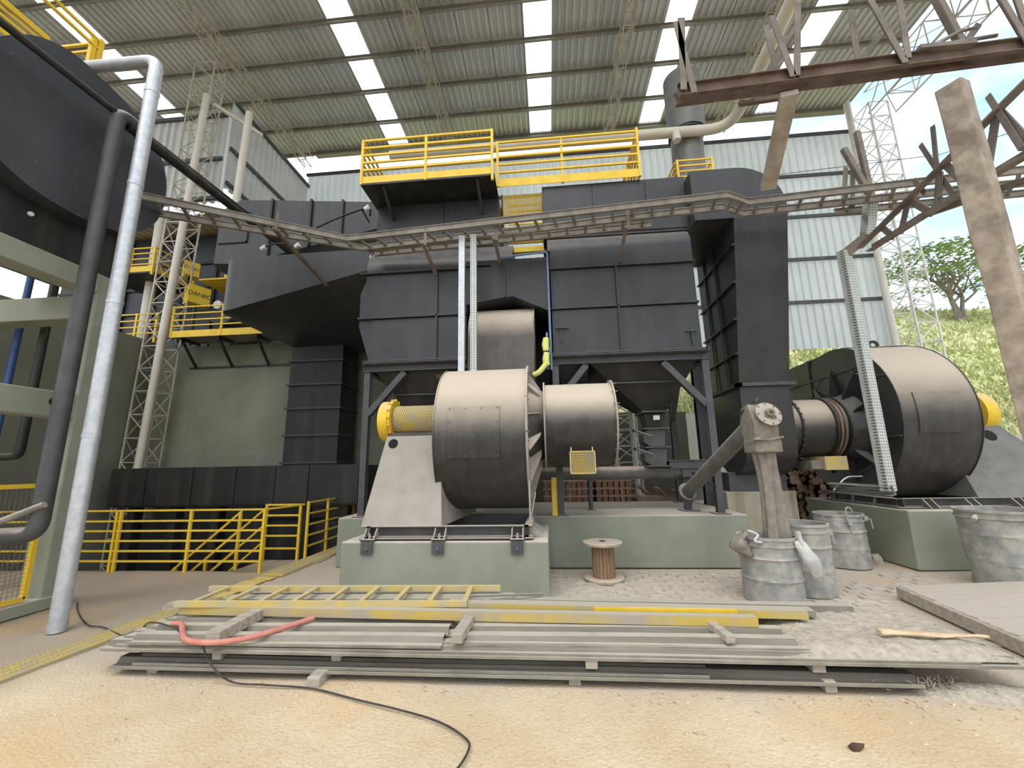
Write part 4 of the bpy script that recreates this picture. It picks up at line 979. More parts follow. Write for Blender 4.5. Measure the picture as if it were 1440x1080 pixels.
m = MB(); m.bar((0.03, 6.9, 3.2), (0.03, 6.9, 3.85), 0.03, 0.03); m.bar((-0.02, 6.9, 3.22), (0.10, 6.9, 3.6), 0.02, 0.02); o = m.build('blue_stand', 'bluebox'); tag(o, 'small blue steel stand just above the round fan inlet', 'stand')
for i, (z0, z1, lbl) in enumerate(((3.52, 3.74, 'upper lime yellow wrap on the blue pipe stand'), (3.26, 3.48, 'lower lime yellow wrap on the blue pipe stand'))):
    m = MB(); m.tube([(0.01, 6.87, z0), (0.0, 6.86, (z0 + z1) / 2), (0.015, 6.87, z1)], [0.055, 0.06, 0.05], 10); o = m.build('pipe_wrap', 'lime', smooth=50); tag(o, lbl, 'wrap')
m = MB(); m.tube(spline([(-0.22, 6.84, 3.10), (-0.12, 6.82, 3.14), (0.0, 6.82, 3.28)]), 0.045, 8); o = m.build('hazard_sleeve', 'lime', smooth=50); tag(o, 'curved lime yellow sleeve lying on top of the inlet', 'sleeve')

# ------------------------------------------------------------------ chimney stub and white roof pipe
ch = thing('chimney', 'grey round chimney stub above the tall square duct', 'chimney', (3.52, 9.0, 6.8))
MB().cyl((3.52, 9.0, 6.8), (3.56, 9.0, 9.5), 0.36, n=40).build('lower_flue', 'flue', ch, smooth=35)
m = MB(); m.lathe([(0.42, 0), (0.42, 1.55), (0.40, 1.55), (0.40, 0), (0.42, 0)], (3.58, 9.0, 9.35), 40); m.build('upper_sleeve', 'flue', ch, smooth=35)
MB().ring((3.56, 9.0, 9.3), (0, 0, 1), 0.33, 0.41, 0.05, 40).build('collar', 'black', ch)
wp = thing('roof_pipe', 'cream white insulated pipe bending forward under the roof', 'pipe', (3, 8.5, 9.0))
MB().tube(bend([(-3.6, 8.55, 9.06), (4.38, 8.55, 9.05), (4.2, 4.6, 9.05)], 0.55, 10), 0.115, 20).build('pipe', 'cream', wp, smooth=50)
MB().cyl((3.12, 8.45, 9.0), (3.12, 8.42, 8.72), 0.085, n=16).build('branch_stub', 'cream', wp, smooth=50)
m = MB(); m.bar((4.2, 7.75, 8.92), (5.3, 7.75, 9.0), 0.09, 0.10); m.bar((5.25, 7.75, 8.95), (5.1, 7.75, 9.5), 0.06, 0.06); m.build('pipe_support', 'rust', wp)

# ------------------------------------------------------------------ ducts running to the left
d1 = thing('flue_duct', 'upper ribbed black flue duct running left from the casing', 'duct', (-5.6, 8.4, 6.2))
pts = []
for y in (8.2, 9.6):
    pts += [(-7.05, y, 7.90), (-3.4, y, 7.55), (-3.4, y, 6.97), (-6.85, y, 6.25), (-7.55, y, 6.30)]
pts += [(-7.72, 8.45, 7.55), (-7.72, 8.5, 6.32), (-7.72, 9.6, 7.55), (-7.72, 9.6, 6.32), (-7.55, 8.22, 7.66)]
MB().hull(pts).build('shell', 'dark', d1)
def d1z(x): return 7.90 - (x + 7.05) * 0.096 if x > -7.05 else 7.9
for x in (-6.24, -5.28, -4.52):
    zb = 6.25 + (x + 6.85) * 0.209
    MB().bar((x, 8.18, zb), (x, 8.18, d1z(x) + 0.02), 0.05, 0.07, up=(0, -1, 0)).build('rib', 'black', d1)
m = MB(); m.box(-7.50, -6.78, 8.17, 8.2, 6.78, 6.81); m.box(-6.81, -6.78, 8.17, 8.2, 6.78, 7.55); m.build('access_panel_edge', 'black', d1)
d2 = thing('flue_duct', 'lower black flue duct with rounded end and wide dark underside', 'duct', (-5.0, 8.0, 4.4))
pts = []
for k in range(7):
    a = PI / 2 * k / 6; x = -6.35 - 0.28 * math.sin(a); y = 7.4 + 0.28 * (1 - math.cos(a)); pts += [(x, y, 5.94 - 0.28 * (1 - math.cos(a)) * 0.9), (x, y, 4.80)]
pts += [(-3.38, 7.4, 5.95), (-3.36, 7.4, 5.51), (-6.63, 9.5, 5.6), (-6.55, 9.5, 4.8), (-3.38, 9.5, 5.9), (-5.85, 8.8, 4.40), (-4.62, 8.8, 4.40), (-5.85, 9.55, 4.40), (-4.62, 9.55, 4.40), (-3.46, 8.8, 4.45), (-3.46, 9.5, 4.45)]
MB().hull(pts).build('shell', 'dark', d2, smooth=25)
m = MB(); m.cyl((-3.42, 7.36, 5.5), (-3.42, 7.36, 5.78), 0.012, n=6); m.build('pipe_clip', 'beacon', d2)
vd = thing('drop_duct', 'vertical black ribbed duct dropping to the long ash box', 'duct', (-5.2, 9.1, 1.7))
MB().box(-5.86, -4.62, 8.8, 9.55, 1.62, 4.45).build('shell', 'black', vd)
for z in (1.75, 2.35, 2.95, 3.5, 4.05): MB().box(-5.9, -4.58, 8.75, 9.6, z - 0.02, z + 0.02).build('rib', 'blue', vd)
bb = thing('ash_box', 'long black steel box along the rear wall behind the yellow railing', 'duct', (-6.8, 8.9, 0.9))
MB().box(-9.75, -4.0, 8.65, 9.75, 0.86, 1.68).build('shell', 'black', bb)
for a, b in zip((-9.73, -8.85, -7.75, -6.75, -5.85, -5.1), (-8.87, -7.77, -6.77, -5.87, -5.12, -4.02)):
    MB().box(a, b, 8.61, 8.65, 0.9, 1.70).build('panel', 'black', bb)
for x in (-9.3, -8.3, -7.3, -6.3, -5.3, -4.4): MB().box(x - 0.09, x + 0.09, 8.8, 9.0, -2.2, 0.86).build('leg', 'black', bb)
for z in (-0.3,): MB().box(-9.7, -4.1, 9.0, 9.6, -0.9, 0.5).build('lower_box', 'black', bb)

# ------------------------------------------------------------------ yellow wall walkway with brackets
wk = thing('steel_walkway', 'yellow-edged steel walkway bracketed to the rear concrete wall', 'walkway', (-8.0, 9.5, 4.9))
MB().box(-9.35, -6.0, 9.15, 9.8, 4.92, 4.95).build('grating_floor', 'tray', wk)
guardrail('', '', [((-9.35, 9.15, 4.9), (-6.0, 9.15, 4.9))], (0.80, 0.62, 0.45, 0.30), [(-9.33, 9.15, 4.9, 5.72), (-8.0, 9.15, 4.9, 5.72), (-6.9, 9.15, 4.9, 5.72), (-6.02, 9.15, 4.9, 5.72)], toe=0.17, r=0.014, pw=0.04, root=wk)
for x in (-9.1, -8.1, -7.1, -6.2):
    MB().bar((x, 9.2, 4.88), (x, 9.78, 4.88), 0.05, 0.07).build('bracket', 'black', wk); MB().bar((x, 9.25, 4.85), (x, 9.78, 4.25), 0.05, 0.05).build('bracket', 'black', wk)
MB().box(-9.3, -6.0, 9.76, 9.8, 4.24, 4.28).build('wall_rail', 'black', wk)

# ------------------------------------------------------------------ boiler front and platforms far left
bo = thing('boiler', 'dark steel boiler body behind the left lattice tower', 'boiler', (-10.3, 11.8, 4.9))
MB().box(-15.5, -7.6, 11.2, 13.2, 4.9, 9.0).build('body', 'blue', bo)
for z in (5.6, 6.4, 7.2, 8.0): MB().box(-15.5, -7.6, 11.14, 11.2, z, z + 0.08).build('band', 'black', bo)
for x in (-14.2, -13.2, -12.2, -11.2, -10.2, -9.2, -8.3): MB().box(x, x + 0.09, 11.12, 11.2, 4.9, 8.9).build('stiffener', 'black', bo)
sl_ = MB().box(-16.0, -7.0, 10.03, 13.6, 4.72, 4.9).build('boiler_slab', 'olive'); tag(sl_, 'concrete slab carrying the boiler above the rear wall', 'slab')
for nm, x, y, z, yaw, w_, h_ in (('yellow warning plate high beside the lattice tower', -9.75, 9.9, 7.15, 1.0, 0.36, 0.40), ('yellow warning plate above the walkway railing', -9.28, 9.75, 6.28, 1.15, 0.52, 0.50)):
    root = thing('warning_plate', nm, 'sign', (x, y, z)); root.rotation_euler = (0, 0, yaw)
    me = bpy.data.meshes.new('plate'); b = MB().box(-w_ / 2, w_ / 2, -0.03, 0.03, -h_ / 2, h_ / 2); me.from_pydata(b.v, [], b.f); me.materials.append(M['yellow'])
    po = bpy.data.objects.new('plate', me); COL.objects.link(po); po.parent = root
    cu = bpy.data.curves.new('lettering', 'FONT'); cu.body = 'DANEC'; cu.size = w_ * 0.31; cu.align_x = 'CENTER'; cu.align_y = 'CENTER'; cu.extrude = 0.002; cu.materials.append(M['text'])
    to = bpy.data.objects.new('lettering', cu); COL.objects.link(to); bpy.context.view_layer.update(); tm = bpy.data.meshes.new_from_object(to.evaluated_get(bpy.context.evaluated_depsgraph_get())); bpy.data.objects.remove(to); to = bpy.data.objects.new('lettering', tm); COL.objects.link(to); to.parent = root; to.location = (0, -0.034, 0); to.rotation_euler = (PI / 2, 0, 0)
    me2 = bpy.data.meshes.new('side_box'); b = MB().box(-w_ / 2 + .05, w_ / 2, 0.03, 0.35, -h_ / 2, h_ / 2); me2.from_pydata(b.v, [], b.f); me2.materials.append(M['yellow'])
    so = bpy.data.objects.new('side_box', me2); COL.objects.link(so); so.parent = root
    me3 = bpy.data.meshes.new('plate_post'); b = MB().box(-.03, .03, 0.10, 0.16, 4.9 - z, -h_ / 2); me3.from_pydata(b.v, [], b.f); me3.materials.append(M['black'])
    so = bpy.data.objects.new('plate_post', me3); COL.objects.link(so); so.parent = root
fp = MB().box(-9.5, -8.6, 9.9, 11.2, 6.80, 6.84); fp.box(-8.75, -8.6, 9.9, 10.7, 6.84, 6.96); o = fp.build('burner_shelf', 'yellow'); tag(o, 'yellow steel shelf sticking out beside the upper warning plate', 'shelf')
br = thing('burner_unit', 'grey burner housing between the yellow plates and duct', 'burner', (-8.9, 10.6, 5.2))
MB().cyl((-8.9, 10.1, 5.9), (-8.9, 11.2, 5.9), 0.35, n=24).build('housing', 'frame', br, smooth=40); MB().box(-9.2, -8.6, 10.2, 11.2, 4.9, 5.5).build('base', 'black', br); MB().cyl((-8.95, 10.0, 6.1), (-8.95, 10.1, 6.1), 0.12, n=16).build('sight_port', 'beacon', br)
guardrail('boiler_railing', 'yellow railing and platform corner high left of the lattice tower', [((-12.2, 9.6, 7.0), (-10.62, 9.6, 7.0)), ((-10.62, 9.6, 7.0), (-10.62, 11.0, 7.0))], (0.70, 0.54, 0.38, 0.22), [(-12.2, 9.6, 7.0, 7.72), (-11.3, 9.6, 7.0, 7.72), (-10.62, 9.6, 6.9, 7.74), (-10.62, 10.9, 7.0, 7.72)], toe=0.16, r=0.014, pw=0.05)
MB().box(-12.2, -10.6, 9.6, 11.0, 6.96, 7.0).build('platform_floor', 'black', bpy.data.objects['boiler_railing'])
guardrail('boiler_railing', 'yellow railing low on the boiler slab left of the lattice tower', [((-11.6, 9.7, 5.0), (-10.3, 9.7, 5.0))], (0.80, 0.62, 0.44, 0.26), [(-11.6, 9.7, 4.9, 5.82), (-10.95, 9.7, 4.9, 5.82), (-10.35, 9.7, 4.9, 5.82)], r=0.014, pw=0.05)
for x, lbl in ((-11.25, 'short cream pipe post behind the low boiler railing'),):
    o = MB().cyl((x, 10.2, 4.9), (x, 10.2, 9.0), 0.13, n=16).build('pipe_post', 'cream', smooth=40); tag(o, lbl, 'pipe')

# ------------------------------------------------------------------ lattice towers
lattice_girder('lattice_tower', 'tall slim cream lattice tower in the rear left corner by the concrete wall', None, (-9.95, 9.35, -2.2), (-9.65, 9.5, 13.4), 0.62, 0.40, 27, r=0.020, up=(0, 1, 0), upright=True)
o = MB().cyl((-9.62, 9.1, 1.7), (-9.24, 9.1, 12.0), 0.085, n=16).build('standpipe', 'cream', smooth=40); tag(o, 'cream standpipe running up the front of the left lattice tower', 'pipe')
o = MB().cyl((-7.64, 8.7, 7.5), (-7.55, 8.7, 10.85), 0.085, n=16).build('vent_pipe', 'cream', smooth=40); tag(o, 'shorter cream vent pipe rising from the left end of the upper flue duct', 'pipe')
o = MB().bar((-9.2, 9.3, 11.9), (-8.1, 9.9, 11.3), 0.08, 0.08).build('corner_strut', 'cream'); tag(o, 'cream diagonal strut at the top of the left standpipe', 'strut')
o = MB().cyl((-9.2, 9.925, 12.1), (-9.2, 9.925, 9.3), 0.045, n=10).build('downpipe', 'beacon', smooth=40); tag(o, 'white downpipe at the corner of the left corrugated walls', 'pipe')
lattice_girder('lattice_tower', 'white lattice tower seen between the round inlet and the hopper', None, (2.02, 10.9, 0), (1.72, 10.9, 9.0), 0.55, 0.5, 22, m='white', r=0.028, up=(0, 1, 0), upright=True)
o = MB().cyl((2.12, 10.6, 0.8), (1.98, 10.6, 9.0), 0.07, n=12).build('standpipe', 'white', smooth=40); tag(o, 'white standpipe in front of the middle lattice tower', 'pipe')
lattice_girder('lattice_tower', 'white lattice tower at the open right edge of the sheet wall', None, (11.62, 13.5, 0), (11.62, 13.5, 13.6), 0.60, 0.75, 24, m='white', r=0.026, up=(0, 1, 0), upright=True)
o = MB().cyl((11.12, 13.75, 0), (11.12, 13.75, 14.2), 0.10, n=16).build('standpipe', 'white', smooth=40); tag(o, 'thick white standpipe at the right end of the sheet wall', 'pipe')

# ------------------------------------------------------------------ cable trays
def ladder_tray(root, near, far, h=0.10, step=0.3, m='tray'):
    for pl_ in (near, far):
        for a, b in zip(pl_[:-1], pl_[1:]):
            g = MB(); a_ = Vector(a); b_ = Vector(b); g.bar(a_, b_, 0.014, h); g.bar(a_ + Vector((0, 0, h / 2)), b_ + Vector((0, 0, h / 2)), 0.05, 0.012); g.bar(a_ - Vector((0, 0, h / 2)), b_ - Vector((0, 0, h / 2)), 0.05, 0.012); g.build('side_rail', m, root)
    for i in range(len(near) - 1):
        a, b, c, d = Vector(near[i]), Vector(near[i + 1]), Vector(far[i]), Vector(far[i + 1]); n = max(2, int((b - a).length / step))
        for k in range(n):
            t = (k + 0.5) / n; p, q = a.lerp(b, t), c.lerp(d, t); g = MB(); g.bar(p, q, 0.045, 0.03); g.build('rung', m, root)
ct = thing('cable_tray', 'long dusty ladder cable tray crossing in front of the casings', 'cable tray', (0, 6.2, 5.55))
near = [(-5.85, 4.95, 5.6), (-3.42, 6.42, 5.6), (2.85, 5.93, 5.6), (3.25, 6.15, 5.6), (7.3, 5.80, 5.6)]
far = [(-6.1, 5.30, 5.6), (-3.30, 6.76, 5.6), (2.9, 6.24, 5.6), (3.3, 6.46, 5.6), (7.6, 6.12, 5.6)]
ladder_tray(ct, near, far)
ct2 = thing('cable_tray', 'shorter ladder cable tray running behind the long one', 'cable tray', (-0.7, 6.6, 5.55))
ladder_tray(ct2, [(-3.2, 6.80, 5.58), (1.84, 6.29, 5.58)], [(-3.15, 6.95, 5.58), (1.86, 6.58, 5.58)])
ct3 = thing('cable_tray', 'cable tray on the far side at the right, before the sky', 'cable tray', (6, 6.7, 5.7))
ladder_tray(ct3, [(5.0, 6.55, 5.75), (8.4, 6.3, 5.75)], [(5.0, 6.85, 5.75), (8.7, 6.6, 5.75)])
for x, zb, zt, lbl in ((-2.0, 5.15, 5.66, 'steel hanger strut under the tray near the left casing seam'), (-0.78, 5.3, 5.66, 'steel hanger strut under the tray above the fan outlet'), (1.40, 5.2, 5.70, 'steel hanger strut under the tray near the right casing seam'), (-4.3, 5.2, 5.75, 'rusty hanger strut crossing the left part of the tray')):
    y0 = 6.35 if x > -3 else 5.8
    g = MB(); g.angle((x, y0 - 0.05, zt), (x, y0 - 0.05, zt - 0.35), 0.05); g.bar((x - 0.02, y0 - 0.06, zt - 0.3), (x + 0.0, 7.08 if x > -3 else 7.35, zb), 0.05, 0.05); o = g.build('tray_hanger', 'rust' if x < -3 else 'oldsteel'); tag(o, lbl, 'strut')
for x, mm, lbl in ((-1.37, 'galv', 'plain galvanised vertical tray dropping behind the centre fan'), (-1.17, 'perf', 'perforated vertical tray beside the plain galvanised one')):
    g = MB(); g.box(x - 0.05, x + 0.05, 6.42, 6.43, 3.1, 5.52); g.box(x - 0.05, x - 0.045, 6.43, 6.50, 3.1, 5.52); g.box(x + 0.045, x + 0.05, 6.43, 6.50, 3.1, 5.52)
    o = g.build('vertical_tray', mm); tag(o, lbl, 'cable tray')
pc = thing('perforated_tray', 'perforated steel cable tray bending down past the right fan', 'cable tray', (4.87, 6.6, 1.1))
def utray(p, q, w, d, up, nm, mm):
    g = MB(); p = Vector(p); q = Vector(q); dd = (q - p).normalized(); u = Vector(up); a = dd.cross(u).normalized(); b = a.cross(dd).normalized()
    g.bar(p, q, w, 0.008, up); g.bar(p + a * w / 2 - b * d / 2, q + a * w / 2 - b * d / 2, 0.008, d, up); g.bar(p - a * w / 2 - b * d / 2, q - a * w / 2 - b * d / 2, 0.008, d, up)
    g.build(nm, mm, pc)
utray((4.90, 6.6, 4.92), (4.90, 6.6, 1.14), 0.15, 0.12, (0.35, -1, 0), 'drop', 'perf')
utray((4.90, 6.6, 4.88), (5.22, 6.5, 5.12), 0.15, 0.12, (0.2, -1, 0.2), 'bend', 'oldsteel')
utray((5.22, 6.5, 5.10), (5.30, 6.4, 5.66), 0.15, 0.12, (0.2, -1, 0), 'riser', 'perf')
utray((4.88, 6.55, 1.16), (4.80, 7.75, 1.16), 0.13, 0.08, (1, 0, 0.3), 'foot', 'perfh')
for z in (1.75, 3.0): MB().bar((4.85, 6.62, z), (5.15, 6.95, z), 0.03, 0.03).build('clip_arm', 'black', pc)
g = MB(); g.tube(bend([(4.72, 7.6, 1.10), (4.95, 7.6, 1.32), (5.2, 7.6, 1.32)], .1), 0.012, 6); g.build('conduit', 'galv', pc)

# ------------------------------------------------------------------ rusty rack, struts, right truss, post
rk = thing('rusty_rack', 'rust-brown pipe rack beam with upright V struts at top right', 'rack', (3.6, 4.5, 6.0))
def rz(x): return 6.04 + (x - 1.75) * 0.05
for y in (4.42, 4.56): MB().channel((1.72, y, rz(1.72)), (6.2, y, rz(6.2)), 0.05, 0.17, 0.012, side=1 if y < 4.5 else -1).build('beam', 'rust', rk)
for a, b in (((1.80, 4.38, 6.0), (1.86, 4.38, 7.05)), ((1.86, 4.6, 6.1), (1.98, 4.62, 7.35)), ((1.92, 4.38, 5.95), (1.80, 4.38, 7.0)),
             ((3.06, 4.38, 6.05), (2.93, 4.38, 6.95)), ((3.10, 4.38, 6.05), (3.26, 4.38, 7.1)), ((3.04, 4.6, 6.15), (3.0, 4.62, 7.1)), ((3.15, 4.6, 6.9), (2.9, 4.6, 6.35)),
             ((4.30, 4.38, 6.1), (4.02, 4.38, 7.3)), ((4.34, 4.38, 6.15), (4.42, 4.38, 7.3)), ((3.98, 4.6, 6.3), (4.05, 4.62, 7.2)), ((4.0, 4.6, 6.35), (4.3, 4.6, 6.75)),
             ((5.62, 4.38, 6.2), (5.40, 4.38, 7.3)), ((5.66, 4.38, 6.2), (5.64, 4.38, 7.3)), ((5.1, 4.6, 6.35), (5.42, 4.6, 6.75)), ((5.1, 4.55, 6.4), (5.1, 4.55, 6.2)), ((5.0, 4.6, 7.3), (5.15, 4.6, 6.5))):
    MB().angle(a, b, 0.07, 0.012, up=(0, 1, 0)).build('strut', 'oldsteel', rk)
g = MB(); g.tube(spline([(5.05, 4.6, 6.52), (4.92, 4.6, 6.55), (5.15, 4.6, 6.68), (5.35, 4.6, 6.72)]), 0.02, 8); g.tube([(5.0, 4.6, 6.53), (5.55, 4.6, 6.58)], 0.022, 8); g.build('pipe_loop', 'oldsteel', rk)
g = MB(); g.box(4.45, 5.05, 4.36, 4.62, rz(4.45) + 0.08, rz(4.45) + 0.13); g.build('laid_plate', 'oldsteel', rk)
o = MB().bar((3.03, 4.5, 5.94), (3.33, 5.72, 5.52), 0.19, 0.10, up=(0, -0.3, 1)); o = o.build('concrete_strut', 'strut', bevel=0.01); tag(o, 'old chipped concrete strut hanging between the rusty rack and the cable tray', 'strut')
tt = thing('leaning_truss', 'dusty brown lattice truss rising to the right behind the timber post', 'truss', (5.0, 4.6, 4.8))
XT = 5.0
top_ = [(XT, 6.42, 4.84), (XT, 4.07, 5.30), (XT, 2.6, 5.5)]; bot = [(XT, 6.25, 4.70), (XT, 5.1, 4.66), (XT, 4.23, 4.60), (XT, 2.6, 4.50)]
def on(pl_, y):
    for a, b in zip(pl_[:-1], pl_[1:]):
        if min(a[1], b[1]) - 1e-6 <= y <= max(a[1], b[1]) + 1e-6:
            t = (y - a[1]) / (b[1] - a[1]); return Vector(a).lerp(Vector(b), t)
for pl_ in (top_, bot):
    for a, b in zip(pl_[:-1], pl_[1:]): MB().angle(a, b, 0.10, 0.014).build('chord', 'oldsteel', tt)
for y0, y1 in ((6.0, 5.85), (5.55, 5.75), (5.5, 5.25), (5.05, 5.2), (4.95, 4.75), (4.35, 4.6), (4.3, 4.1), (3.7, 3.9), (3.6, 3.3)):
    MB().bar(on(top_, y0), on(bot, y1), 0.02, 0.085, up=(0, 1, 0)).build('web_bar', 'oldsteel', tt)
for a, b in (((XT + .03, 5.26, 5.66), (XT + .03, 5.02, 4.75)), ((XT - .03, 5.0, 5.72), (XT - .03, 5.12, 4.80)), ((XT - .05, 4.35, 5.5), (XT - .05, 4.2, 4.7)), ((XT + .04, 5.5, 4.75), (XT + .2, 4.2, 4.42)), ((XT + .03, 5.45, 5.28), (XT + .03, 5.35, 5.0))):
    MB().angle(a, b, 0.06, 0.01, up=(1, 0, 0)).build('loose_bar', 'oldsteel', tt)
g = MB(); 
for a, b in (((5.36, 6.55, 7.05), (5.34, 6.5, 5.62)), ((5.06, 6.5, 6.7), (5.34, 6.5, 5.75)), ((5.0, 6.6, 5.7), (5.16, 6.6, 6.4)), ((5.16, 6.62, 5.7), (5.26, 6.62, 6.3))):
    g.angle(a, b, 0.07, 0.01, up=(0, 1, 0))
o = g.build('tray_bracket', 'oldsteel'); tag(o, 'upright brown steel bracket bars above the perforated tray bend', 'bracket')
tp = MB(); tp.prism([(-.125, -.125), (.125, -.125), (.125, .125), (-.125, .125)], 2, 0, 1)
pz = MB(); cs = math.cos(0.5), math.sin(0.5); quad = [(3.72 + x * cs[0] - y * cs[1], 3.48 + x * cs[1] + y * cs[0]) for x, y in ((-.10, -.09), (.10, -.09), (.10, .09), (-.10, .09))]
rings = 14
for i in range(rings + 1):
    z = 4.86 * i / rings
    for x, y in quad: pz.v.append(Vector((x + random.uniform(-.006, .006), y + random.uniform(-.006, .006), z + (random.uniform(-.05, .05) if i == rings else 0))))
for i in range(rings):
    for k in range(4): pz.f.append((i * 4 + k, i * 4 + (k + 1) % 4, (i + 1) * 4 + (k + 1) % 4, (i + 1) * 4 + k))
pz.f += [(3, 2, 1, 0), tuple(rings * 4 + k for k in range(4))]
o = pz.build('square_post', 'post', bevel=0.012); tag(o, 'rough brown square post standing close at the right edge', 'post')
o = MB().tube([(4.6, 12.5, 10.45), (9.0, 9.0, 8.3), (8.4, 4.5, 6.0)], 0.008, 5).build('overhead_wire', 'cable'); tag(o, 'thin overhead wire crossing the sky at right', 'wire')

# ------------------------------------------------------------------ left foreground: concrete frame, fan casing, pipes
cf = thing('concrete_portal', 'green-grey concrete column and beam frame at the left edge', 'frame', (-6.3, 5.05, 0))
XF = -6.15
MB().box(XF - 0.32, XF, 4.86, 5.19, 0, 4.33).build('column', 'concrete', cf, bevel=0.012)
MB().box(XF - 0.30, XF + 0.004, 1.8, 4.87, 4.06, 4.33).build('beam', 'concrete', cf, bevel=0.012)
MB().box(XF - 0.28, XF - 0.004, 1.8, 4.87, 2.31, 2.63).build('beam', 'concrete', cf, bevel=0.012)
MB().box(XF - 0.28, XF + 0.02, 1.8, 5.2, 0, 0.14).build('sill', 'concrete', cf, bevel=0.012)
MB().box(-8.6, XF - 0.28, 4.9, 5.17, 3.72, 4.06).build('beam', 'concrete', cf, bevel=0.012)
MB().box(-8.6, -8.3, 4.88, 5.18, 0, 4.06).build('column', 'concrete', cf, bevel=0.012)
lf_ = thing('fan_casing', 'big blue-black scroll casing on the concrete frame at upper left', 'fan', (-6.6, 4.2, 4.33))
ol = [(3.28, 6.42), (3.45, 6.66), (3.66, 6.84), (3.95, 6.95), (4.34, 6.93), (4.64, 6.88), (4.92, 6.78), (5.14, 6.62), (5.30, 6.38), (5.39, 6.1), (5.40, 5.72), (5.32, 5.42), (5.16, 5.18), (4.9, 4.99), (4.6, 4.90), (4.3, 4.87), (3.94, 4.89), (3.68, 4.96), (3.45, 5.08), (3.1, 5.4), (2.9, 5.8), (3.0, 6.15)]
olc = spline([(0, a, b) for a, b in ol + ol[:1]], 4)[:-1]
MB().prism([(p.y, p.z) for p in olc], 0, -7.35, -5.95).build('scroll_shell', 'blue', lf_, smooth=30)
sc_ = [(4.2 + (p.y - 4.2) * 0.9, 5.92 + (p.z - 5.92) * 0.9) for p in olc]
MB().box(-7.2, -6.2, 2.4, 5.06, 4.33, 5.6).build('base_box', 'black', lf_)  # black instead of the casing blue: shade behind the scroll put into the colour
MB().cyl((-6.21, 4.8, 4.42), (-6.18, 4.8, 4.42), 0.04, n=12).build('bore', 'hole', lf_)
g = MB(); g.lathe([(0, 0), (.03, .005), (.025, .03), (0, .035)], (0, 0, 0), 10); g.v = [Vector((-6.2 + p.z, 4.02 + p.x, 4.72 + p.y)) for p in g.v]; g.build('lamp', 'beacon', lf_)
guardrail('casing_railing', 'yellow platform railing on top of the upper left scroll casing', [((-6.6, 2.2, 7.0), (-6.6, 4.64, 7.0)), ((-7.3, 2.2, 7.0), (-7.3, 4.5, 7.0)), ((-7.3, 4.64, 7.0), (-6.6, 4.64, 7.0))], (1.06, 0.92, 0.40, 0.22), [(-6.6, 4.64, 7.0, 8.10), (-6.62, 4.56, 7.6, 8.08), (-7.3, 4.64, 7.0, 8.08), (-6.6, 3.3, 7.0, 8.06)], toe=0.12, r=0.018, pw=0.06)
sp = thing('steel_pipe', 'shiny galvanised pipe standing on the floor before the concrete column', 'pipe', (-5.16, 4.28, 0))
MB().tube(bend([(-5.16, 4.28, 0), (-5.16, 4.28, 7.14), (-6.7, 4.28, 7.16)], 0.16, 8), 0.078, 24).build('pipe', 'galv', sp, smooth=50)
for z in (0.04, 2.0, 3.6, 5.2, 6.6): MB().cyl((-5.16, 4.28, z), (-5.16, 4.28, z + 0.05), 0.083, n=24).build('coupling', 'galv', sp, smooth=50)
dp = thing('dark_pipe', 'dark grey downpipe beside the galvanised pipe, elbow at the bottom', 'pipe', (-5.6, 4.28, 0.9))
MB().tube(bend([(-5.6, 2.4, 6.28), (-5.6, 4.28, 6.30), (-5.6, 4.28, 0.94), (-6.6, 4.1, 0.94)], 0.14, 8), 0.085, 20).build('pipe', 'frame', dp, smooth=50) if False else MB().tube(bend([(-5.6, 4.6, 6.36), (-5.6, 4.28, 6.36), (-5.6, 4.28, 0.96), (-6.6, 4.1, 0.94)], 0.16, 8), 0.085, 20).build('pipe', 'frame', dp, smooth=50)
MB().tube([(-5.5, 4.22, 1.28), (-6.2, 4.0, 0.95), (-6.8, 3.8, 0.7)], 0.035, 12).build('stay', 'tray', dp, smooth=50)
o = MB().tube([(-5.6, 2.0, 6.26), (-5.6, 4.3, 6.33), (-5.62, 8.3, 6.52)], 0.042, 12).build('long_pipe', 'black', smooth=50); tag(o, 'long thin black pipe sloping across the upper left scroll casing', 'pipe')
o = MB().tube([(-5.6, 4.4, 6.28), (-5.66, 8.1, 6.42)], 0.07, 14).build('long_pipe', 'black', smooth=50); tag(o, 'thicker black pipe running beside the thin one towards the ducts', 'pipe')
o = MB().cyl((-8.05, 5.4, 0), (-8.05, 5.4, 6.9), 0.045, n=12).build('blue_pipe', 'bluepipe', smooth=50); tag(o, 'dark blue vertical pipe behind the left concrete beams', 'pipe')
o = MB().tube(bend([(-7.6, 5.4, 4.6), (-7.6, 5.4, 1.87), (-8.6, 5.4, 1.85)], .1), 0.055, 12).build('drain_pipe', 'black', smooth=50); tag(o, 'black pipe with an elbow behind the left concrete beams', 'pipe')
o = MB().tube([(-7.2, 4.6, 2.46), (-6.1, 4.6, 2.50)], 0.05, 12).build('cross_pipe', 'black', smooth=50); tag(o, 'short black pipe lying across the middle left beam', 'pipe')
mg = thing('mesh_gate', 'yellow framed wire mesh gate inside the left concrete frame', 'gate', (-6.2, 4.0, 0.15))
g = MB(); 
for k in range(44):
    y = 2.6 + 2.1 * k / 44; g.bar((-6.2, y, 0.2), (-6.2, y, 1.45), 0.004)
for k in range(28):
    z = 0.2 + 1.25 * k / 28; g.bar((-6.2, 2.6, z), (-6.2, 4.72, z), 0.004)
g.build('wire_mesh', 'oldsteel', mg, kind='stuff')
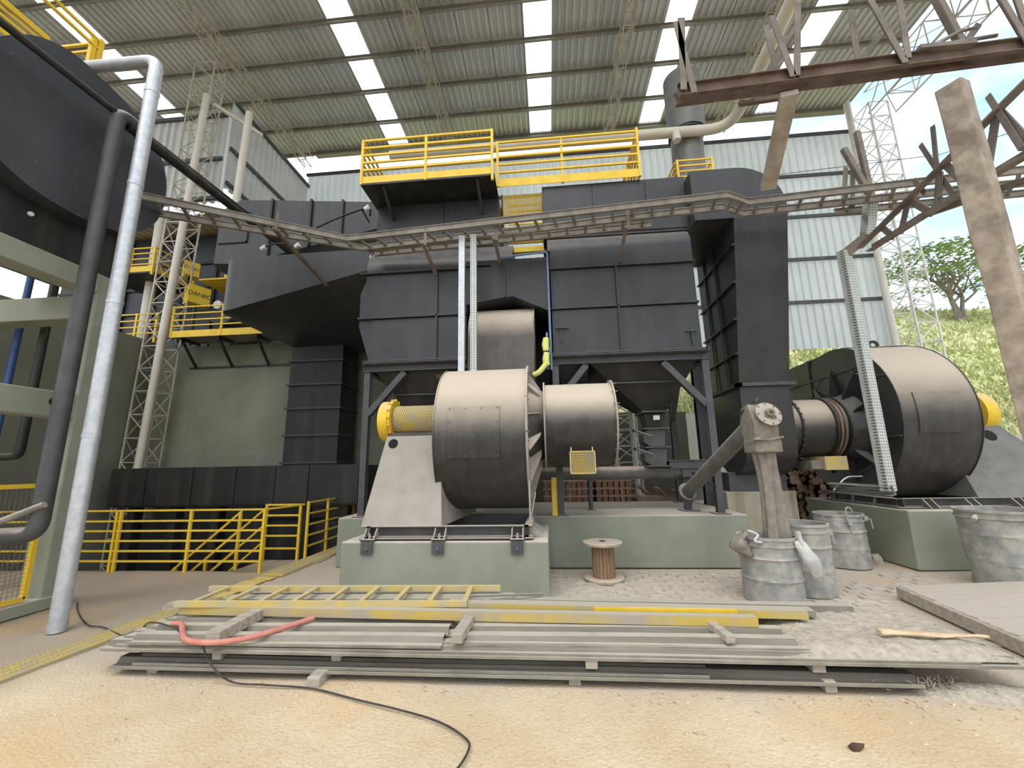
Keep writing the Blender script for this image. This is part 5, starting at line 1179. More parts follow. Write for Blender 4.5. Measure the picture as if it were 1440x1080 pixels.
for a, b in (((-6.2, 2.6, 0.18), (-6.2, 4.72, 0.18)), ((-6.2, 2.6, 1.47), (-6.2, 4.72, 1.47)), ((-6.2, 4.72, 0.18), (-6.2, 4.72, 1.47)), ((-6.2, 2.6, 0.18), (-6.2, 2.6, 1.47))):
    MB().bar(a, b, 0.05, 0.05).build('frame_bar', 'yellow', mg)
MB().box(-6.8, -6.72, 4.3, 4.4, 0, 1.45).build('inner_post', 'yellow', mg)

# ------------------------------------------------------------------ yellow railing round the pit, stair rails
guardrail('pit_railing', 'yellow railing along the front edge of the pit, left of the gutter', [((-9.9, 6.75, 0), (-4.72, 6.75, 0))], (0.97, 0.80, 0.64, 0.48, 0.32, 0.16), [(-7.38, 6.75, -0.02, 0.98), (-7.30, 6.75, -0.02, 0.98), (-6.02, 6.75, -0.02, 0.98), (-4.72, 6.75, -0.02, 0.98), (-8.7, 6.75, -0.02, 0.98)], r=0.014, pw=0.04)
MB().bar((-4.72, 6.75, 0.97), (-4.55, 7.6, 0.97), 0.028, 0.028).build('rail', 'yellow', bpy.data.objects['pit_railing'])
guardrail('pit_railing', 'yellow railing running back along the gutter beside the pit', [((-4.5, 7.65, 0), (-4.5, 10.4, 0))], (1.0, 0.80, 0.60, 0.41, 0.22), [(-4.5, 7.65, -.02, 1.02), (-4.5, 8.35, -.02, 1.02), (-4.5, 9.5, -.02, 1.02)], r=0.014, pw=0.04)
guardrail('pit_gate', 'short yellow railing across the stair head by the pit', [((-5.3, 7.6, 0), (-4.6, 7.6, 0))], (0.97, 0.78, 0.60, 0.42, 0.20), [(-4.62, 7.6, -.02, 0.98), (-5.28, 7.6, -.3, 0.98)], r=0.014, pw=0.04)
for y, lbl in ((6.98, 'nearer yellow stair handrail slanting down into the pit'), (7.62, 'farther yellow stair handrail slanting down into the pit')):
    root = thing('stair_rail', lbl, 'railing', (-5.4, y, 0))
    for dz in (0.92, 0.62, 0.32): MB().bar((-5.30, y, dz), (-7.7, y, dz - 2.0), 0.03, 0.03).build('rail', 'yellow', root)
    for x in (-5.32, -6.4): MB().box(x - .02, x + .02, y - .02, y + .02, (x + 5.3) * 0.83 - 0.1, (x + 5.3) * 0.83 + 0.93).build('post', 'yellow', root)
stp = thing('pit_stair', 'dark steel stair going down into the pit', 'stair', (-6.4, 7.3, -2.2))
for k in range(9): MB().box(-5.55 - 0.24 * k, -5.30 - 0.24 * k, 6.98, 7.62, -0.22 - 0.2 * k, -0.18 - 0.2 * k).build('tread', 'black', stp)
for y in (6.96, 7.64): MB().bar((-5.3, y, -0.12), (-7.6, y, -2.04), 0.03, 0.18).build('stringer', 'black', stp)

# flood lamps on bent arms by the left casing
for i, (pts, lb) in enumerate((([(-3.40, 7.2, 6.55), (-3.40, 7.05, 6.62), (-4.1, 7.1, 6.45), (-4.75, 7.2, 6.25)], 'black bent lamp arm with white fittings at the corner of the left casing'), ([(-5.05, 7.5, 5.93), (-5.05, 7.45, 6.15), (-5.5, 7.4, 6.2), (-5.75, 7.4, 6.12)], 'short black lamp arm on top of the lower flue duct'))):
    root = thing('lamp_arm', lb, 'lamp', pts[0]); MB().tube(spline(pts, 5), 0.02, 8).build('arm', 'black', root, smooth=60)
    for p in (pts[1], pts[3]):
        g = MB(); g.tube([Vector(p) + Vector((-.05, 0, -.02)), Vector(p) + Vector((.05, 0, .03))], [0.035, 0.05], 10); g.build('lamp_head', 'beacon', root, smooth=50)
    MB().bar(Vector(pts[1]) + Vector((-.1, 0, -.02)), Vector(pts[0]) + Vector((0, 0.0, -.15 if i == 0 else 0.0)), 0.025).build('stay', 'black', root)
# ================================================================== FOREGROUND
rnd = random.Random(11)
# ------------------------------------------------------------------ stack of roofing sheets on skids
def roofing_sheet(label, x0, x1, y0, y1, z, period=0.20, h=0.04, m='sheet', yaw=0.0, tilt=0.0, group=None):
    w = y1 - y0; g = MB(); g.corr((0, -w / 2, 0), (0, 1, 0), (1, 0, 0), (0, 0, 1), w, x1 - x0, period, h, seg=6)
    # folded lip along both long edges
    L_ = x1 - x0
    for p in g.v:
        p.x -= L_ / 2; p.z += 0.004 * math.sin(p.x * 1.7 + y0 * 9) + tilt * p.y
    b = len(g.v)
    o = g.build('roofing_sheet', m, solid=0.006)
    o.location = ((x0 + x1) / 2, (y0 + y1) / 2, z + min(p.z for p in g.v)); o.rotation_euler = (0, 0, yaw)
    lip = MB()
    for s in (-1, 1): lip.box(-L_ / 2, L_ / 2, s * w / 2 - 0.004, s * w / 2 + 0.004, -0.014, 0.006)
    le = lip.build('lip', 'edge'); le.parent = o; le.location = (0, 0, -0.014 - min(p.z for p in g.v))
    tag(o, label, 'roofing sheet', 'stacked roofing sheets')
    return o
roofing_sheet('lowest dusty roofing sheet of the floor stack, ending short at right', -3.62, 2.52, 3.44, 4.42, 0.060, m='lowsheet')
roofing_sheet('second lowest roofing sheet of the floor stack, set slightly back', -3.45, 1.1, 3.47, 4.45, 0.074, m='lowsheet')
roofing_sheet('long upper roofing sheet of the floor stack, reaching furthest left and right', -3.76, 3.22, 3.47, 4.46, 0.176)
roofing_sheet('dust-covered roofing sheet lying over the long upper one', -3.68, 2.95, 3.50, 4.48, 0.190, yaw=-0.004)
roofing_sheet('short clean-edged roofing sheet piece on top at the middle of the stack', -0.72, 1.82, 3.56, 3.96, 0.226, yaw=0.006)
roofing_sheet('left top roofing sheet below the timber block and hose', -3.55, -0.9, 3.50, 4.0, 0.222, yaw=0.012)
roofing_sheet('thin roofing strip behind the yellow beams near the concrete block', -0.75, 2.6, 4.46, 4.95, 0.06, yaw=-0.06)
# skids between and below
def skid_block(label, x, y0, y1, z0, z1, w=0.09, yaw=0, m='timber'):
    g = MB(); g.box(-w / 2, w / 2, -(y1 - y0) / 2, (y1 - y0) / 2, 0, z1 - z0); o = g.build('timber_skid', m, bevel=0.006)
    o.location = (x, (y0 + y1) / 2, z0); o.rotation_euler = (0, 0, yaw); tag(o, label, 'timber', 'timber skids of the sheet stack')
skid_block('ground skid sticking out under the stack left of centre', -1.83, 3.34, 4.4, -0.01, 0.065, 0.10)
skid_block('ground skid under the middle of the sheet stack', 0.13, 3.47, 4.4, -0.01, 0.065, 0.09)
skid_block('ground skid under the right part of the sheet stack', 1.92, 3.46, 4.4, -0.01, 0.065, 0.08)
skid_block('ground skid under the left end of the sheet stack', -3.3, 3.5, 4.4, -0.01, 0.065, 0.09)
skid_block('upper spacer between the sheet layers at far left', -2.75, 3.50, 4.4, 0.10, 0.172, 0.08)
skid_block('upper spacer between the sheet layers left of centre', -1.75, 3.52, 4.4, 0.10, 0.172, 0.08)
skid_block('upper spacer between the sheet layers right of centre', 0.26, 3.48, 4.4, 0.10, 0.172, 0.09)
skid_block('upper spacer between the sheet layers at right', 1.88, 3.50, 4.4, 0.10, 0.172, 0.09)
skid_block('big weathered timber block slanting on the left top sheet', -2.75, 3.42, 4.15, 0.25, 0.34, 0.12, 0.03)
skid_block('small timber block at the left end of the short middle sheet', -0.76, 3.50, 3.95, 0.25, 0.32, 0.09, -0.05)
skid_block('small timber stub on the right end of the short middle sheet', 1.30, 3.58, 3.9, 0.25, 0.31, 0.07, 0.12)

# ------------------------------------------------------------------ yellow ladder, beams and planks on the stack
ld = thing('ladder', 'dusty yellow steel ladder lying flat on the sheet stack', 'ladder', (-2.3, 4.2, 0.28))
for y, x0, x1 in ((3.96, -3.58, -0.80), (4.46, -3.66, -0.55)):
    MB().bar((x0, y, 0.375), (x1, y + 0.10, 0.37), 0.045, 0.05).build('stile', 'yellowdust', ld)
for k in range(9):
    x = -3.42 + 0.325 * k; MB().bar((x, 3.96 + 0.1 * (x + 3.6) / 3, 0.385), (x - 0.03, 4.46 + 0.1 * (x + 3.6) / 3, 0.385), 0.045, 0.025).build('rung', 'yellowdust', ld)
def beam(label, p, q, w, h, m, mtop=None, name='steel_beam', closed=False):
    g = MB()
    if closed: g.bar(p, q, w, h)
    else: g.channel(p, q, w, h, 0.008, side=-1)
    o = g.build(name, m); tag(o, label, 'beam', 'beams lying on the sheet stack'); return o
beam('longest dusty yellow channel beam at the front of the beam pile', (-3.55, 4.02, 0.315), (1.65, 3.90, 0.31), 0.09, 0.07, 'yellowbeam')
beam('bright yellow and grey channel beam lying on the right of the beam pile', (-0.98, 4.12, 0.345), (2.12, 4.05, 0.32), 0.11, 0.06, 'yellowbeam')
beam('dust-grey flat beam behind the bright yellow one', (-0.7, 4.30, 0.30), (2.24, 4.16, 0.30), 0.12, 0.045, 'edge')
beam('narrow grey beam reaching furthest right behind the pile', (-0.66, 4.48, 0.275), (2.68, 4.36, 0.27), 0.10, 0.06, 'edge')
beam('thin dark plank below the yellow ladder', (-3.85, 4.16, 0.30), (-2.0, 4.24, 0.30), 0.12, 0.04, 'timber', name='plank', closed=True)
beam('grey flat channel under the far ladder stile', (-3.4, 4.40, 0.295), (-0.4, 4.48, 0.295), 0.22, 0.05, 'edge')
beam('long grey channel at the back of the beam pile', (-1.2, 4.64, 0.2), (2.3, 4.44, 0.215), 0.16, 0.05, 'sheet')
b_ = MB().bar((-0.85, 4.22, 0.385), (-0.12, 4.5, 0.33), 0.02, 0.02).build('thin_rod', 'edge'); tag(b_, 'thin loose rod lying across the beams', 'rod')
pt = MB(); pt.box(0.35, 1.55, 4.01, 4.03, 0.31, 0.362); o = pt.build('yellow_strip', 'yellow'); o.rotation_euler = (0, 0, -0.02); tag(o, 'bright yellow painted strip along the right channel beam', 'strip')

# ------------------------------------------------------------------ dirt, bark, litter
g = MB(); nxd, nyd = 70, 30
for j in range(nyd + 1):
    for i in range(nxd + 1):
        x = 1.65 + 1.62 * i / nxd; y = 3.505 + 0.99 * j / nyd
        e = min(1, i / 12) * min(1, (nxd - i) / 10) * min(1, j / 3) * min(1, (nyd - j) / 3)
        g.v.append(Vector((x, y, 0.190 + 0.062 * e + e * 0.020 * noise.noise(Vector((x * 9, y * 14, 0))) + e * 0.010 * noise.noise(Vector((x * 30, y * 30, 4))))))
for j in range(nyd):
    for i in range(nxd): k = j * (nxd + 1) + i; g.f.append((k, k + 1, k + nxd + 2, k + nxd + 1))
o = g.build('dirt_layer', 'dirt', smooth=60); tag(o, 'crumbly dirt spread over the right end of the sheet stack', 'dirt', kind='stuff')
g = MB(); n = 16
for i in range(n + 1):
    t = i / n; x = 2.50 + 0.72 * t; y = 3.77 - 0.06 * t + 0.012 * math.sin(9 * t); w = 0.035 * (1 - 0.6 * t) + 0.01 * rnd.random()
    for k in range(6):
        a = 2 * PI * k / 6; g.v.append(Vector((x, y + w * math.cos(a), 0.275 + 0.6 * w * math.sin(a) + 0.006 * rnd.random())))
for i in range(n):
    for k in range(6): g.f.append((i * 6 + k, i * 6 + (k + 1) % 6, (i + 1) * 6 + (k + 1) % 6, (i + 1) * 6 + k))
g.f += [tuple(range(6))[::-1], tuple(n * 6 + k for k in range(6))]
M['splinter'] = mat('pale_split_wood', (0.50, 0.36, 0.24), (0.64, 0.50, 0.36), scale=9, rough=1.0, bump=0.3)
o = g.build('wood_splinter', 'splinter', smooth=40); tag(o, 'long pale split wood piece on the dirt at right', 'wood')
g = MB(); g.hull([Vector((1.68 + rnd.uniform(-.055, .055), 2.86 + rnd.uniform(-.025, .025), rnd.uniform(-.01, .016))) for _ in range(18)]); o = g.build('bark_chip', 'bark'); tag(o, 'dark bark chip lying alone on the sand in front', 'bark')
g = MB(); g.hull([Vector((5.02 + rnd.uniform(-.10, .10), 7.35 + rnd.uniform(-.08, .08), rnd.uniform(-.02, .15))) for _ in range(40)]); o = g.build('stone_block', 'stone'); tag(o, 'dusty broken stone on the ground beside the right block', 'stone')
lit = MB()
for k in range(420):
    if k < 260: x = rnd.uniform(-3.6, 3.0); y = 3.42 - abs(rnd.gauss(0, 0.12))
    else: x = rnd.uniform(-3.5, 3.5); y = rnd.uniform(2.4, 3.4)
    z = ground_h(x, y); s = rnd.uniform(0.006, 0.022); a = rnd.uniform(0, PI); dx, dy = math.cos(a) * s, math.sin(a) * s
    lit.add([(x - dx, y - dy, z + 0.001), (x + dx, y + dy, z + 0.002), (x + dx * .6 - dy * .4, y + dy * .6 + dx * .4, z + rnd.uniform(.004, .014)), (x - dx * .7 - dy * .5, y - dy * .7 + dx * .5, z + .003)], [(0, 1, 2, 3)])
o = lit.build('wood_litter', 'splinter', calc=False); tag(o, 'pale wood chips scattered on the sand before the sheet stack', 'wood chips', kind='stuff')
tw = MB()
for k in range(60):
    x, y = 2.62 + rnd.gauss(0, 0.16), 3.52 + rnd.gauss(0, 0.05); a = rnd.uniform(0, PI); l = rnd.uniform(.03, .10); tw.bar((x, y, 0.01 + rnd.random() * .05), (x + l * math.cos(a), y + l * math.sin(a) * .5, 0.02 + rnd.random() * .07), 0.006, 0.004)
o = tw.build('twigs', 'trunk'); tag(o, 'tangle of dry twigs under the right end of the stack', 'twigs', kind='stuff')
g = MB(); nn = 30
for j in range(nn + 1):
    for i in range(nn + 1):
        u, v = i / nn * 2 - 1, j / nn * 2 - 1; x, y = 2.95 + 0.5 * u, 3.52 + 0.16 * v; r2 = u * u + v * v
        g.v.append(Vector((x, y, -0.02 + 0.055 * max(0, 1 - r2) + 0.012 * noise.noise(Vector((x * 12, y * 12, 2))) * (r2 < 1))))
for j in range(nn):
    for i in range(nn): k = j * (nn + 1) + i; g.f.append((k, k + 1, k + nn + 2, k + nn + 1))
o = g.build('dirt_heap', 'dirt', smooth=60); tag(o, 'small heap of grey dirt at the right end of the sheet stack', 'dirt', kind='stuff')

# ------------------------------------------------------------------ hose and cable
hz = 0.275
o = MB().tube(spline([(-3.42, 3.78, hz - .01), (-3.30, 3.74, hz), (-3.12, 3.56, hz), (-2.95, 3.42, hz), (-2.72, 3.38, hz), (-2.5, 3.46, hz), (-2.32, 3.64, hz + .01), (-2.16, 3.88, hz + .02)], 8), 0.022, 12).build('hose', 'hose', smooth=60); tag(o, 'faded red rubber hose curling over the left end of the sheets', 'hose')
o = MB().tube(spline([(-6.05, 5.2, 0.0), (-5.55, 4.80, 0.012), (-5.0, 4.44, 0.012), (-4.75, 4.38, 0.012), (-4.37, 4.19, 0.02), (-3.95, 3.95, 0.06), (-3.68, 3.80, 0.262), (-3.35, 3.70, 0.268), (-3.05, 3.52, 0.262), (-2.85, 3.44, 0.25), (-2.72, 3.40, 0.12), (-2.5, 3.36, 0.015), (-2.2, 3.33, 0.012), (-1.81, 3.30, 0.01), (-1.4, 3.17, 0.01), (-1.07, 3.07, 0.01), (-0.78, 2.96, 0.01), (-0.58, 2.82, 0.01), (-0.52, 2.70, 0.01), (-0.60, 2.45, 0.01), (-0.9, 2.1, 0.01)], 8), 0.0068, 8).build('power_cable', 'cable', smooth=60); tag(o, 'thin black power cable snaking from the column across the sand', 'cable')

# ------------------------------------------------------------------ yellow gutter grating
gr = thing('drain_grating', 'yellow drain grating strip running beside the pit towards the back', 'grating', (-4.4, 4.5, 0))
def gx(y): return -4.50 + (y - 3.4) * 0.055 if y < 6.6 else -4.32 + 0.0 * (y - 6.6)
W_ = 0.27
bar_me = None
for k in range(64):
    y = 3.05 + k * 0.036
    a = MB().bar((gx(y) - W_ / 2, y, 0.012), (gx(y) + W_ / 2, y + 0.05, 0.012), 0.010, 0.014); a.build('grating_bar', 'yellowdust', gr)
for s_ in (-0.5, -0.17, 0.17, 0.5): MB().bar((gx(3.0) + s_ * W_, 3.0, 0.014), (gx(5.4) + s_ * W_, 5.4, 0.014), 0.012, 0.012).build('bearing_bar', 'yellowdust', gr)
MB().box(gx(5.8) - W_ / 2 - .04, gx(5.8) + W_ / 2, 5.42, 6.22, 0.0, 0.012).build('cover_plate', 'yellow', gr)
MB().box(gx(6.4) - W_ / 2 - .02, gx(6.4) + W_ / 2, 6.26, 6.42, 0.0, 0.012).build('cover_plate', 'yellow', gr)
g = MB()
for k in range(60):
    y = 6.45 + k * 0.05; g.bar((-4.46, y, 0.03), (-4.12, y, 0.03), 0.012, 0.03)
g.build('far_bars', 'yellowdust', gr, kind='stuff')
MB().box(-4.5, -4.08, 7.3, 7.8, 0.0, 0.014).build('cover_plate', 'yellowdust', gr)
MB().box(-4.5, -4.08, 6.36, 6.95, 0.03, 0.045).build('lifted_edge', 'tray', gr) if False else None

# ------------------------------------------------------------------ drums
def drum(label, x, y, r, h, dent=0.02, seed=1, taper=0.0, ribs=(0.36, 0.68), group='open steel drums', fill=None):
    o = thing('steel_drum', label, 'drum', (x, y, 0), group)
    zs = []; ns = 34
    prof = []
    for i in range(ns + 1):
        z = h * i / ns; rr = r * (1 - taper * (1 - z / h))
        for q in ribs: rr += 0.014 * math.exp(-((z - q * h) / 0.013) ** 2)
        prof.append((rr, z))
    g = MB(); n = 56
    for rr, z in prof:
        for k in range(n):
            a = 2 * PI * k / n; d = dent * noise.noise(Vector((math.cos(a) * 1.6, math.sin(a) * 1.6, z * 4 + seed * 7))) + 0.4 * dent * noise.noise(Vector((math.cos(a) * 5, math.sin(a) * 5, z * 11 + seed * 3)))
            g.v.append(Vector((x + (rr + d) * math.cos(a), y + (rr + d) * math.sin(a), z)))
    for i in range(ns):
        for k in range(n): g.f.append((i * n + k, i * n + (k + 1) % n, (i + 1) * n + (k + 1) % n, (i + 1) * n + k))
    b = len(g.v)
    for k in range(n): p = g.v[ns * n + k]; g.v.append(Vector((x + (p.x - x) * 0.95, y + (p.y - y) * 0.95, h)))
    for k in range(n): p = g.v[ns * n + k]; g.v.append(Vector((x + (p.x - x) * 0.93, y + (p.y - y) * 0.93, h * 0.3)))
    for k in range(n):
        k2 = (k + 1) % n; g.f += [(ns * n + k, ns * n + k2, b + k2, b + k), (b + k, b + k2, b + n + k2, b + n + k)]
    g.f += [tuple(b + n + k for k in range(n)), tuple(range(n))[::-1]]
    g.build('shell', 'drum', o, smooth=50, calc=False)
    MB().ring((x, y, h - 0.01), (0, 0, 1), r - 0.004, r + 0.016, 0.03, 48).build('rim', 'drum', o, smooth=50)
    MB().ring((x, y, h - 0.09), (0, 0, 1), r - 0.004, r + 0.012, 0.02, 48).build('clamp_band', 'drum', o, smooth=50)
    return o
dA = drum('battered steel drum catching the canvas sleeve', 2.59, 5.55, 0.315, 0.72, 0.014, 1)
MB().hull([Vector((2.59 + 0.28 * math.cos(a), 5.55 + 0.28 * math.sin(a), z)) for a in [PI * k / 12 for k in range(24)] for z in (0.3, 0.42)]).build('ash_fill', 'dirt', dA)
dB = drum('upright steel drum directly behind the sleeve drum', 3.16, 5.86, 0.29, 0.82, 0.008, 2)
dC = drum('crumpled steel drum beside the right concrete block', 4.52, 7.28, 0.315, 0.77, 0.03, 3)
dD = drum('large steel drum cut off at the right picture edge', 5.82, 6.16, 0.43, 0.93, 0.012, 4, taper=0.12)
def lug(o, x, y, z, dx, dy):
    g = MB(); g.box(x - .03, x + .03, y - .03, y + .03, z - .05, z + .02); g.tube([(x, y, z), (x + dx, y + dy, z - .03), (x + dx * 1.1, y + dy * 1.1, z - .16)], 0.010, 6); g.build('clamp_lug', 'drum', o)
lug(dB, 3.41, 5.72, 0.74, 0.03, -0.02); lug(dC, 4.46, 6.95, 0.68, 0.0, -0.02); lug(dC, 4.82, 7.15, 0.72, 0.06, -0.04)
g = MB(); g.tube(spline([(4.44, 6.96, .70), (4.44, 6.95, .86), (4.50, 6.95, .88), (4.54, 6.96, .80)]), 0.011, 6); g.build('handle', 'drum', dC, smooth=60); g = MB(); g.tube([(4.20, 7.12, .68), (4.14, 7.05, .84)], 0.008, 5); g.build('wire', 'drum', dC)
g = MB(); g.tube([(5.40, 6.03, .86), (5.34, 6.0, .82)], .03, 8); g.build('clamp_lug', 'drum', dD)
# plastic bag hanging on the rim, cloth on the other side
g = MB(); n = 20
for i in range(n + 1):
    t = i / n; x = 2.80 + 0.17 * t; y = 5.28 - 0.05 * math.sin(PI * t); z = 0.70 - 0.40 * t; rr = 0.025 + 0.05 * math.sin(PI * min(1, 0.10 + 0.78 * t)) ** 0.8
    for k in range(16):
        a = 2 * PI * k / 16; q = rr * (1 + 0.25 * noise.noise(Vector((math.cos(a) * 2, math.sin(a) * 2, t * 5))))
        g.v.append(Vector((x + q * math.cos(a), y + 0.5 * q * math.sin(a), z + 0.3 * q * math.cos(a))))
for i in range(n):
    for k in range(16): g.f.append((i * 16 + k, i * 16 + (k + 1) % 16, (i + 1) * 16 + (k + 1) % 16, (i + 1) * 16 + k))
g.f += [tuple(range(16))[::-1], tuple(n * 16 + k for k in range(16))]
o = g.build('plastic_bag', 'bag', smooth=70); tag(o, 'white plastic bag hanging over the rim of the sleeve drum', 'bag')
g = MB(); g.tube([(2.80, 5.26, 0.80), (2.84, 5.24, 0.58)], [0.03, 0.014], 8); g.build('twisted_neck', 'bag', o)
g = MB(); n = 14
for i in range(n + 1):
    t = i / n; x = 2.30 - 0.11 * math.sin(PI * t); y = 5.42 - 0.05 * t; z = 0.80 - 0.28 * t; rr = 0.035 + 0.06 * math.sin(PI * t)
    for k in range(14):
        a = 2 * PI * k / 14; q = rr * (1 + 0.45 * noise.noise(Vector((math.cos(a) * 2, math.sin(a) * 2, t * 6 + 3))))
        g.v.append(Vector((x + q * math.cos(a), y + q * math.sin(a), z + 0.03 * math.cos(a))))
for i in range(n):
    for k in range(14): g.f.append((i * 14 + k, i * 14 + (k + 1) % 14, (i + 1) * 14 + (k + 1) % 14, (i + 1) * 14 + k))
o = g.build('rag', 'canvas', smooth=70); tag(o, 'dusty rag bunched over the left rim of the sleeve drum', 'rag')
MB().tube(spline([(2.30, 5.36, .80), (2.38, 5.30, .76), (2.33, 5.28, .70), (2.40, 5.27, .68)]), 0.014, 6).build('strap', 'bag', o)

# ------------------------------------------------------------------ cable reel
rl = thing('cable_reel', 'small wooden cable reel standing upright before the long plinth', 'reel', (0.71, 6.35, 0))
for z in (0.0, 0.475): MB().lathe([(0.0, 0), (0.275, 0), (0.28, 0.01), (0.28, 0.035), (0.272, 0.042), (0, 0.042)], (0.71, 6.35, z), 40).build('disc', 'reel', rl, smooth=40)
for k in range(20):
    a = 2 * PI * k / 20; w = 0.15 * 2 * math.sin(PI / 20) * 0.9; c = Vector((0.71 + 0.148 * math.cos(a), 6.35 + 0.148 * math.sin(a), 0))
    MB().bar(c + Vector((0, 0, 0.04)), c + Vector((0, 0, 0.478)), 0.016, w, up=(-math.sin(a), math.cos(a), 0)).build('stave', 'reelcore', rl)
MB().cyl((0.71, 6.35, 0.515), (0.71, 6.35, 0.522), 0.045, n=20).build('hub_hole', 'hole', rl)

# ------------------------------------------------------------------ timber platform at right
tpf = thing('timber_pallet', 'dusty timber deck with a thick edge beam lying at the right', 'pallet', (4.9, 4.9, 0))
A_, B_ = Vector((4.03, 5.62, 0)), Vector((3.80, 4.02, 0)); e_ = (B_ - A_); nrm_ = Vector((-e_.y, e_.x, 0)).normalized()
MB().bar(A_ + Vector((0, 0, .065)), B_ + Vector((0, 0, .065)), 0.06, 0.12).build('edge_beam', 'timber', tpf, bevel=0.006)
MB().bar(B_ + Vector((0.03, 0.0, .065)), B_ + Vector((1.9, 0.35, .065)), 0.06, 0.12).build('edge_beam', 'timber', tpf, bevel=0.006)
MB().bar(A_ + Vector((0.03, 0.0, .065)), A_ + Vector((1.9, 0.2, .065)), 0.06, 0.12).build('edge_beam', 'timber', tpf, bevel=0.006)
M['timberdust'] = mat('dusty_deck_timber', (0.34, 0.31, 0.26), (0.46, 0.42, 0.36), scale=5, rough=1.0, dust=0.85, dustcol=(0.47, 0.42, 0.36), bump=0.4, bscale=30)
n = 12
for k in range(n):
    p = A_ + e_ * ((k + 0.5) / n); d = Vector((1, 0.15, 0)); MB().bar(p + d * 0.02 + Vector((0, 0, .118 + rnd.uniform(-.004, .004))), p + d * rnd.uniform(1.75, 1.9) + Vector((0, 0, .118 + rnd.uniform(-.006, .006))), e_.length / n * 0.96, 0.022).build('plank', 'timberdust', tpf)
o = MB().bar((3.95, 3.9, 0.01), (4.6, 3.66, 0.01), 0.12, 0.02).build('loose_board', 'timber'); tag(o, 'loose flat board on the sand beside the timber deck', 'board')
g = MB(); g.box(6.0, 6.42, 6.52, 6.72, 0.0, 0.05); g.box(6.02, 6.3, 6.5, 6.66, 0.05, 0.09); o = g.build('board_scraps', 'timber'); tag(o, 'small board scraps on the ground behind the large right drum', 'board')
o = MB().bar((0.1, 6.15, 0.0), (2.3, 6.05, 0.0), 0.05, 0.025).build('edge_strip', 'paver'); tag(o, 'flat dusty strip lying across the pavers before the plinth', 'strip')

# ------------------------------------------------------------------ logs, brick stacks, pallets behind
def log_mesh(L_, r):
    g = MB(); g.cyl((0, 0, 0), (0, L_, 0), r, r * 0.95, n=9); return g
protos = []
for k in range(4):
    r = (0.055, 0.065, 0.075, 0.085)[k]
    g = log_mesh(1.2, r); o = g.build('log', 'bark', smooth=50); o.data.materials.append(M['logend'])
    for p in o.data.polygons:
        if len(p.vertices) > 4: p.material_index = 1; p.use_smooth = False
    protos.append((o, r)); tag(o, 'dark round log in the pile beneath the right fan inlet, cut end facing out', 'log', 'log pile under the right fan inlet')
cnt = 0
for row in range(0, 15):
    z = 0.07 + row * 0.115
    for i in range(18):
        x = 5.0 + 0.135 * i + (0.065 if row % 2 else 0) + rnd.uniform(-.02, .02)
        hmax = 1.78 - 0.55 * max(0, x - 6.1)
        if z > hmax or x > 7.3: continue
        pr, r = protos[rnd.randrange(4)]
        o = pr if cnt < 4 and False else pr.copy()
        COL.objects.link(o); o.location = (x, 10.9 + rnd.uniform(-.10, .10), z + rnd.uniform(-.015, .015) - r); o.rotation_euler = (rnd.uniform(-.05, .05), 0, rnd.uniform(-.08, .08)); cnt += 1
for pr, r in protos: bpy.data.objects.remove(pr)
pl2 = []
for k in range(14):
    z = 0.1 + 0.17 * (k // 2); L_ = rnd.uniform(2.4, 3.0); g = MB(); r = rnd.uniform(.075, .11); g.cyl((12.3 + rnd.uniform(-.3, .1), 12.0 + 0.22 * (k % 2) , z), (12.3 + L_, 12.0 + 0.22 * (k % 2) + rnd.uniform(-.1, .1), z + rnd.uniform(-.02, .04)), r, r * 0.9, n=10)
    M.setdefault('logside', mat('pinkish_log_side', (0.22, 0.13, 0.10), (0.38, 0.26, 0.21), scale=5, rough=1.0))
    o = g.build('log', 'logside', smooth=50); tag(o, 'pinkish log lying lengthwise in the stack behind the right fan pedestal', 'log', 'log stack behind the right pedestal')
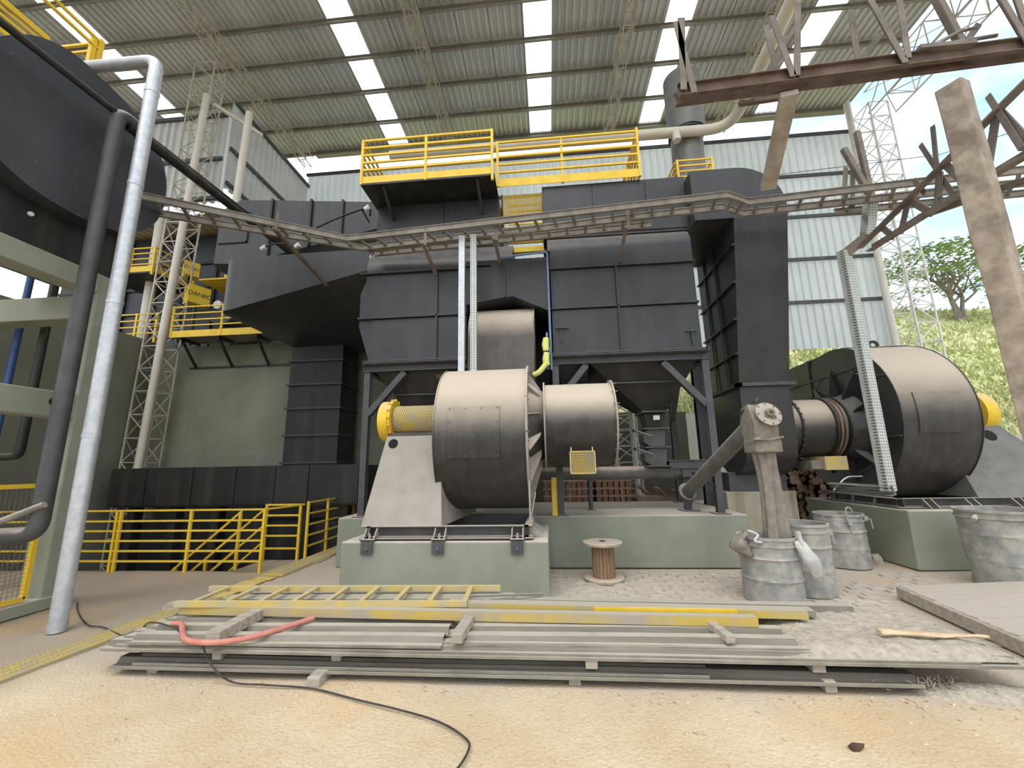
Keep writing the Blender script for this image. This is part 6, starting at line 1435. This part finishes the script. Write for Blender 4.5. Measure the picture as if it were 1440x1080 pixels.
def brick_stack(label, x0, x1, y, z0, layers):
    o = thing('brick_stack', label, 'brick stack', ((x0 + x1) / 2, y, z0)); n = int((x1 - x0) / 0.115); h = 0.062
    z = z0
    MB().box(x0, x1, y - .02, y + 0.6, z, z + 0.05).build('pallet_board', 'plank', o); z += 0.05
    for l in range(layers):
        for i in range(n):
            x = x0 + (x1 - x0) * (i + 0.5) / n; MB().box(x - 0.052, x + 0.052, y + rnd.uniform(-.01, .012), y + 0.24, z, z + h * 0.95).build('brick', 'brick', o)
        z += h
        if l % 2 == 1:
            MB().box(x0 - .02, x1 + .02, y - 0.03, y + 0.3, z, z + 0.045).build('separator_board', 'plank', o); z += 0.047
    MB().box(x0, x1, y + .25, y + 0.7, z0 + .05, z).build('rear_bricks', 'brick', o)
    return o
brick_stack('left strapped brick stack behind the plinth below the round inlet', -0.15, 0.98, 10.0, 0.0, 14)
brick_stack('right strapped brick stack behind the plinth by the white tower', 1.05, 1.85, 10.0, 0.0, 16)
for x, lbl in ((0.45, 'thin yellow band round the left brick stack'), (1.62, 'thin yellow band round the right brick stack')):
    o = MB().box(x, x + .015, 9.955, 9.965, 0.0, 1.4).build('strap_band', 'lime'); tag(o, lbl, 'strap')
ps = thing('pallet_stack', 'leaning reddish wooden pallets behind the plinth, right of the bricks', 'pallet', (2.5, 9.9, 0))
for k in range(8):
    z = 0.15 + 0.105 * k
    for j in range(4): MB().bar((1.95 + 0.28 * j, 9.7 + .1 * j, z), (2.25 + 0.28 * j, 9.75 + .1 * j, z - 0.02 * j), 0.10, 0.03).build('slat', 'plank', ps)
    MB().bar((1.9, 9.75, z - 0.04), (3.1, 9.95, z - 0.10), 0.05, 0.05).build('bearer', 'plank', ps)
for j in range(3): MB().bar((1.95 + .38 * j, 9.72, 1.12 - .05 * j), (2.18 + .38 * j, 9.95, 0.93 - .05 * j), 0.10, 0.03).build('slat', 'plank', ps)
rp = MB().box(4.55, 4.72, 9.35, 9.5, 0.9, 1.35).build('red_container', 'redplastic'); MB().box(4.5, 4.8, 9.33, 9.6, 0, 0.9).build('stand', 'stain', rp); tag(rp, 'small red plastic container behind the canvas sleeve', 'container')
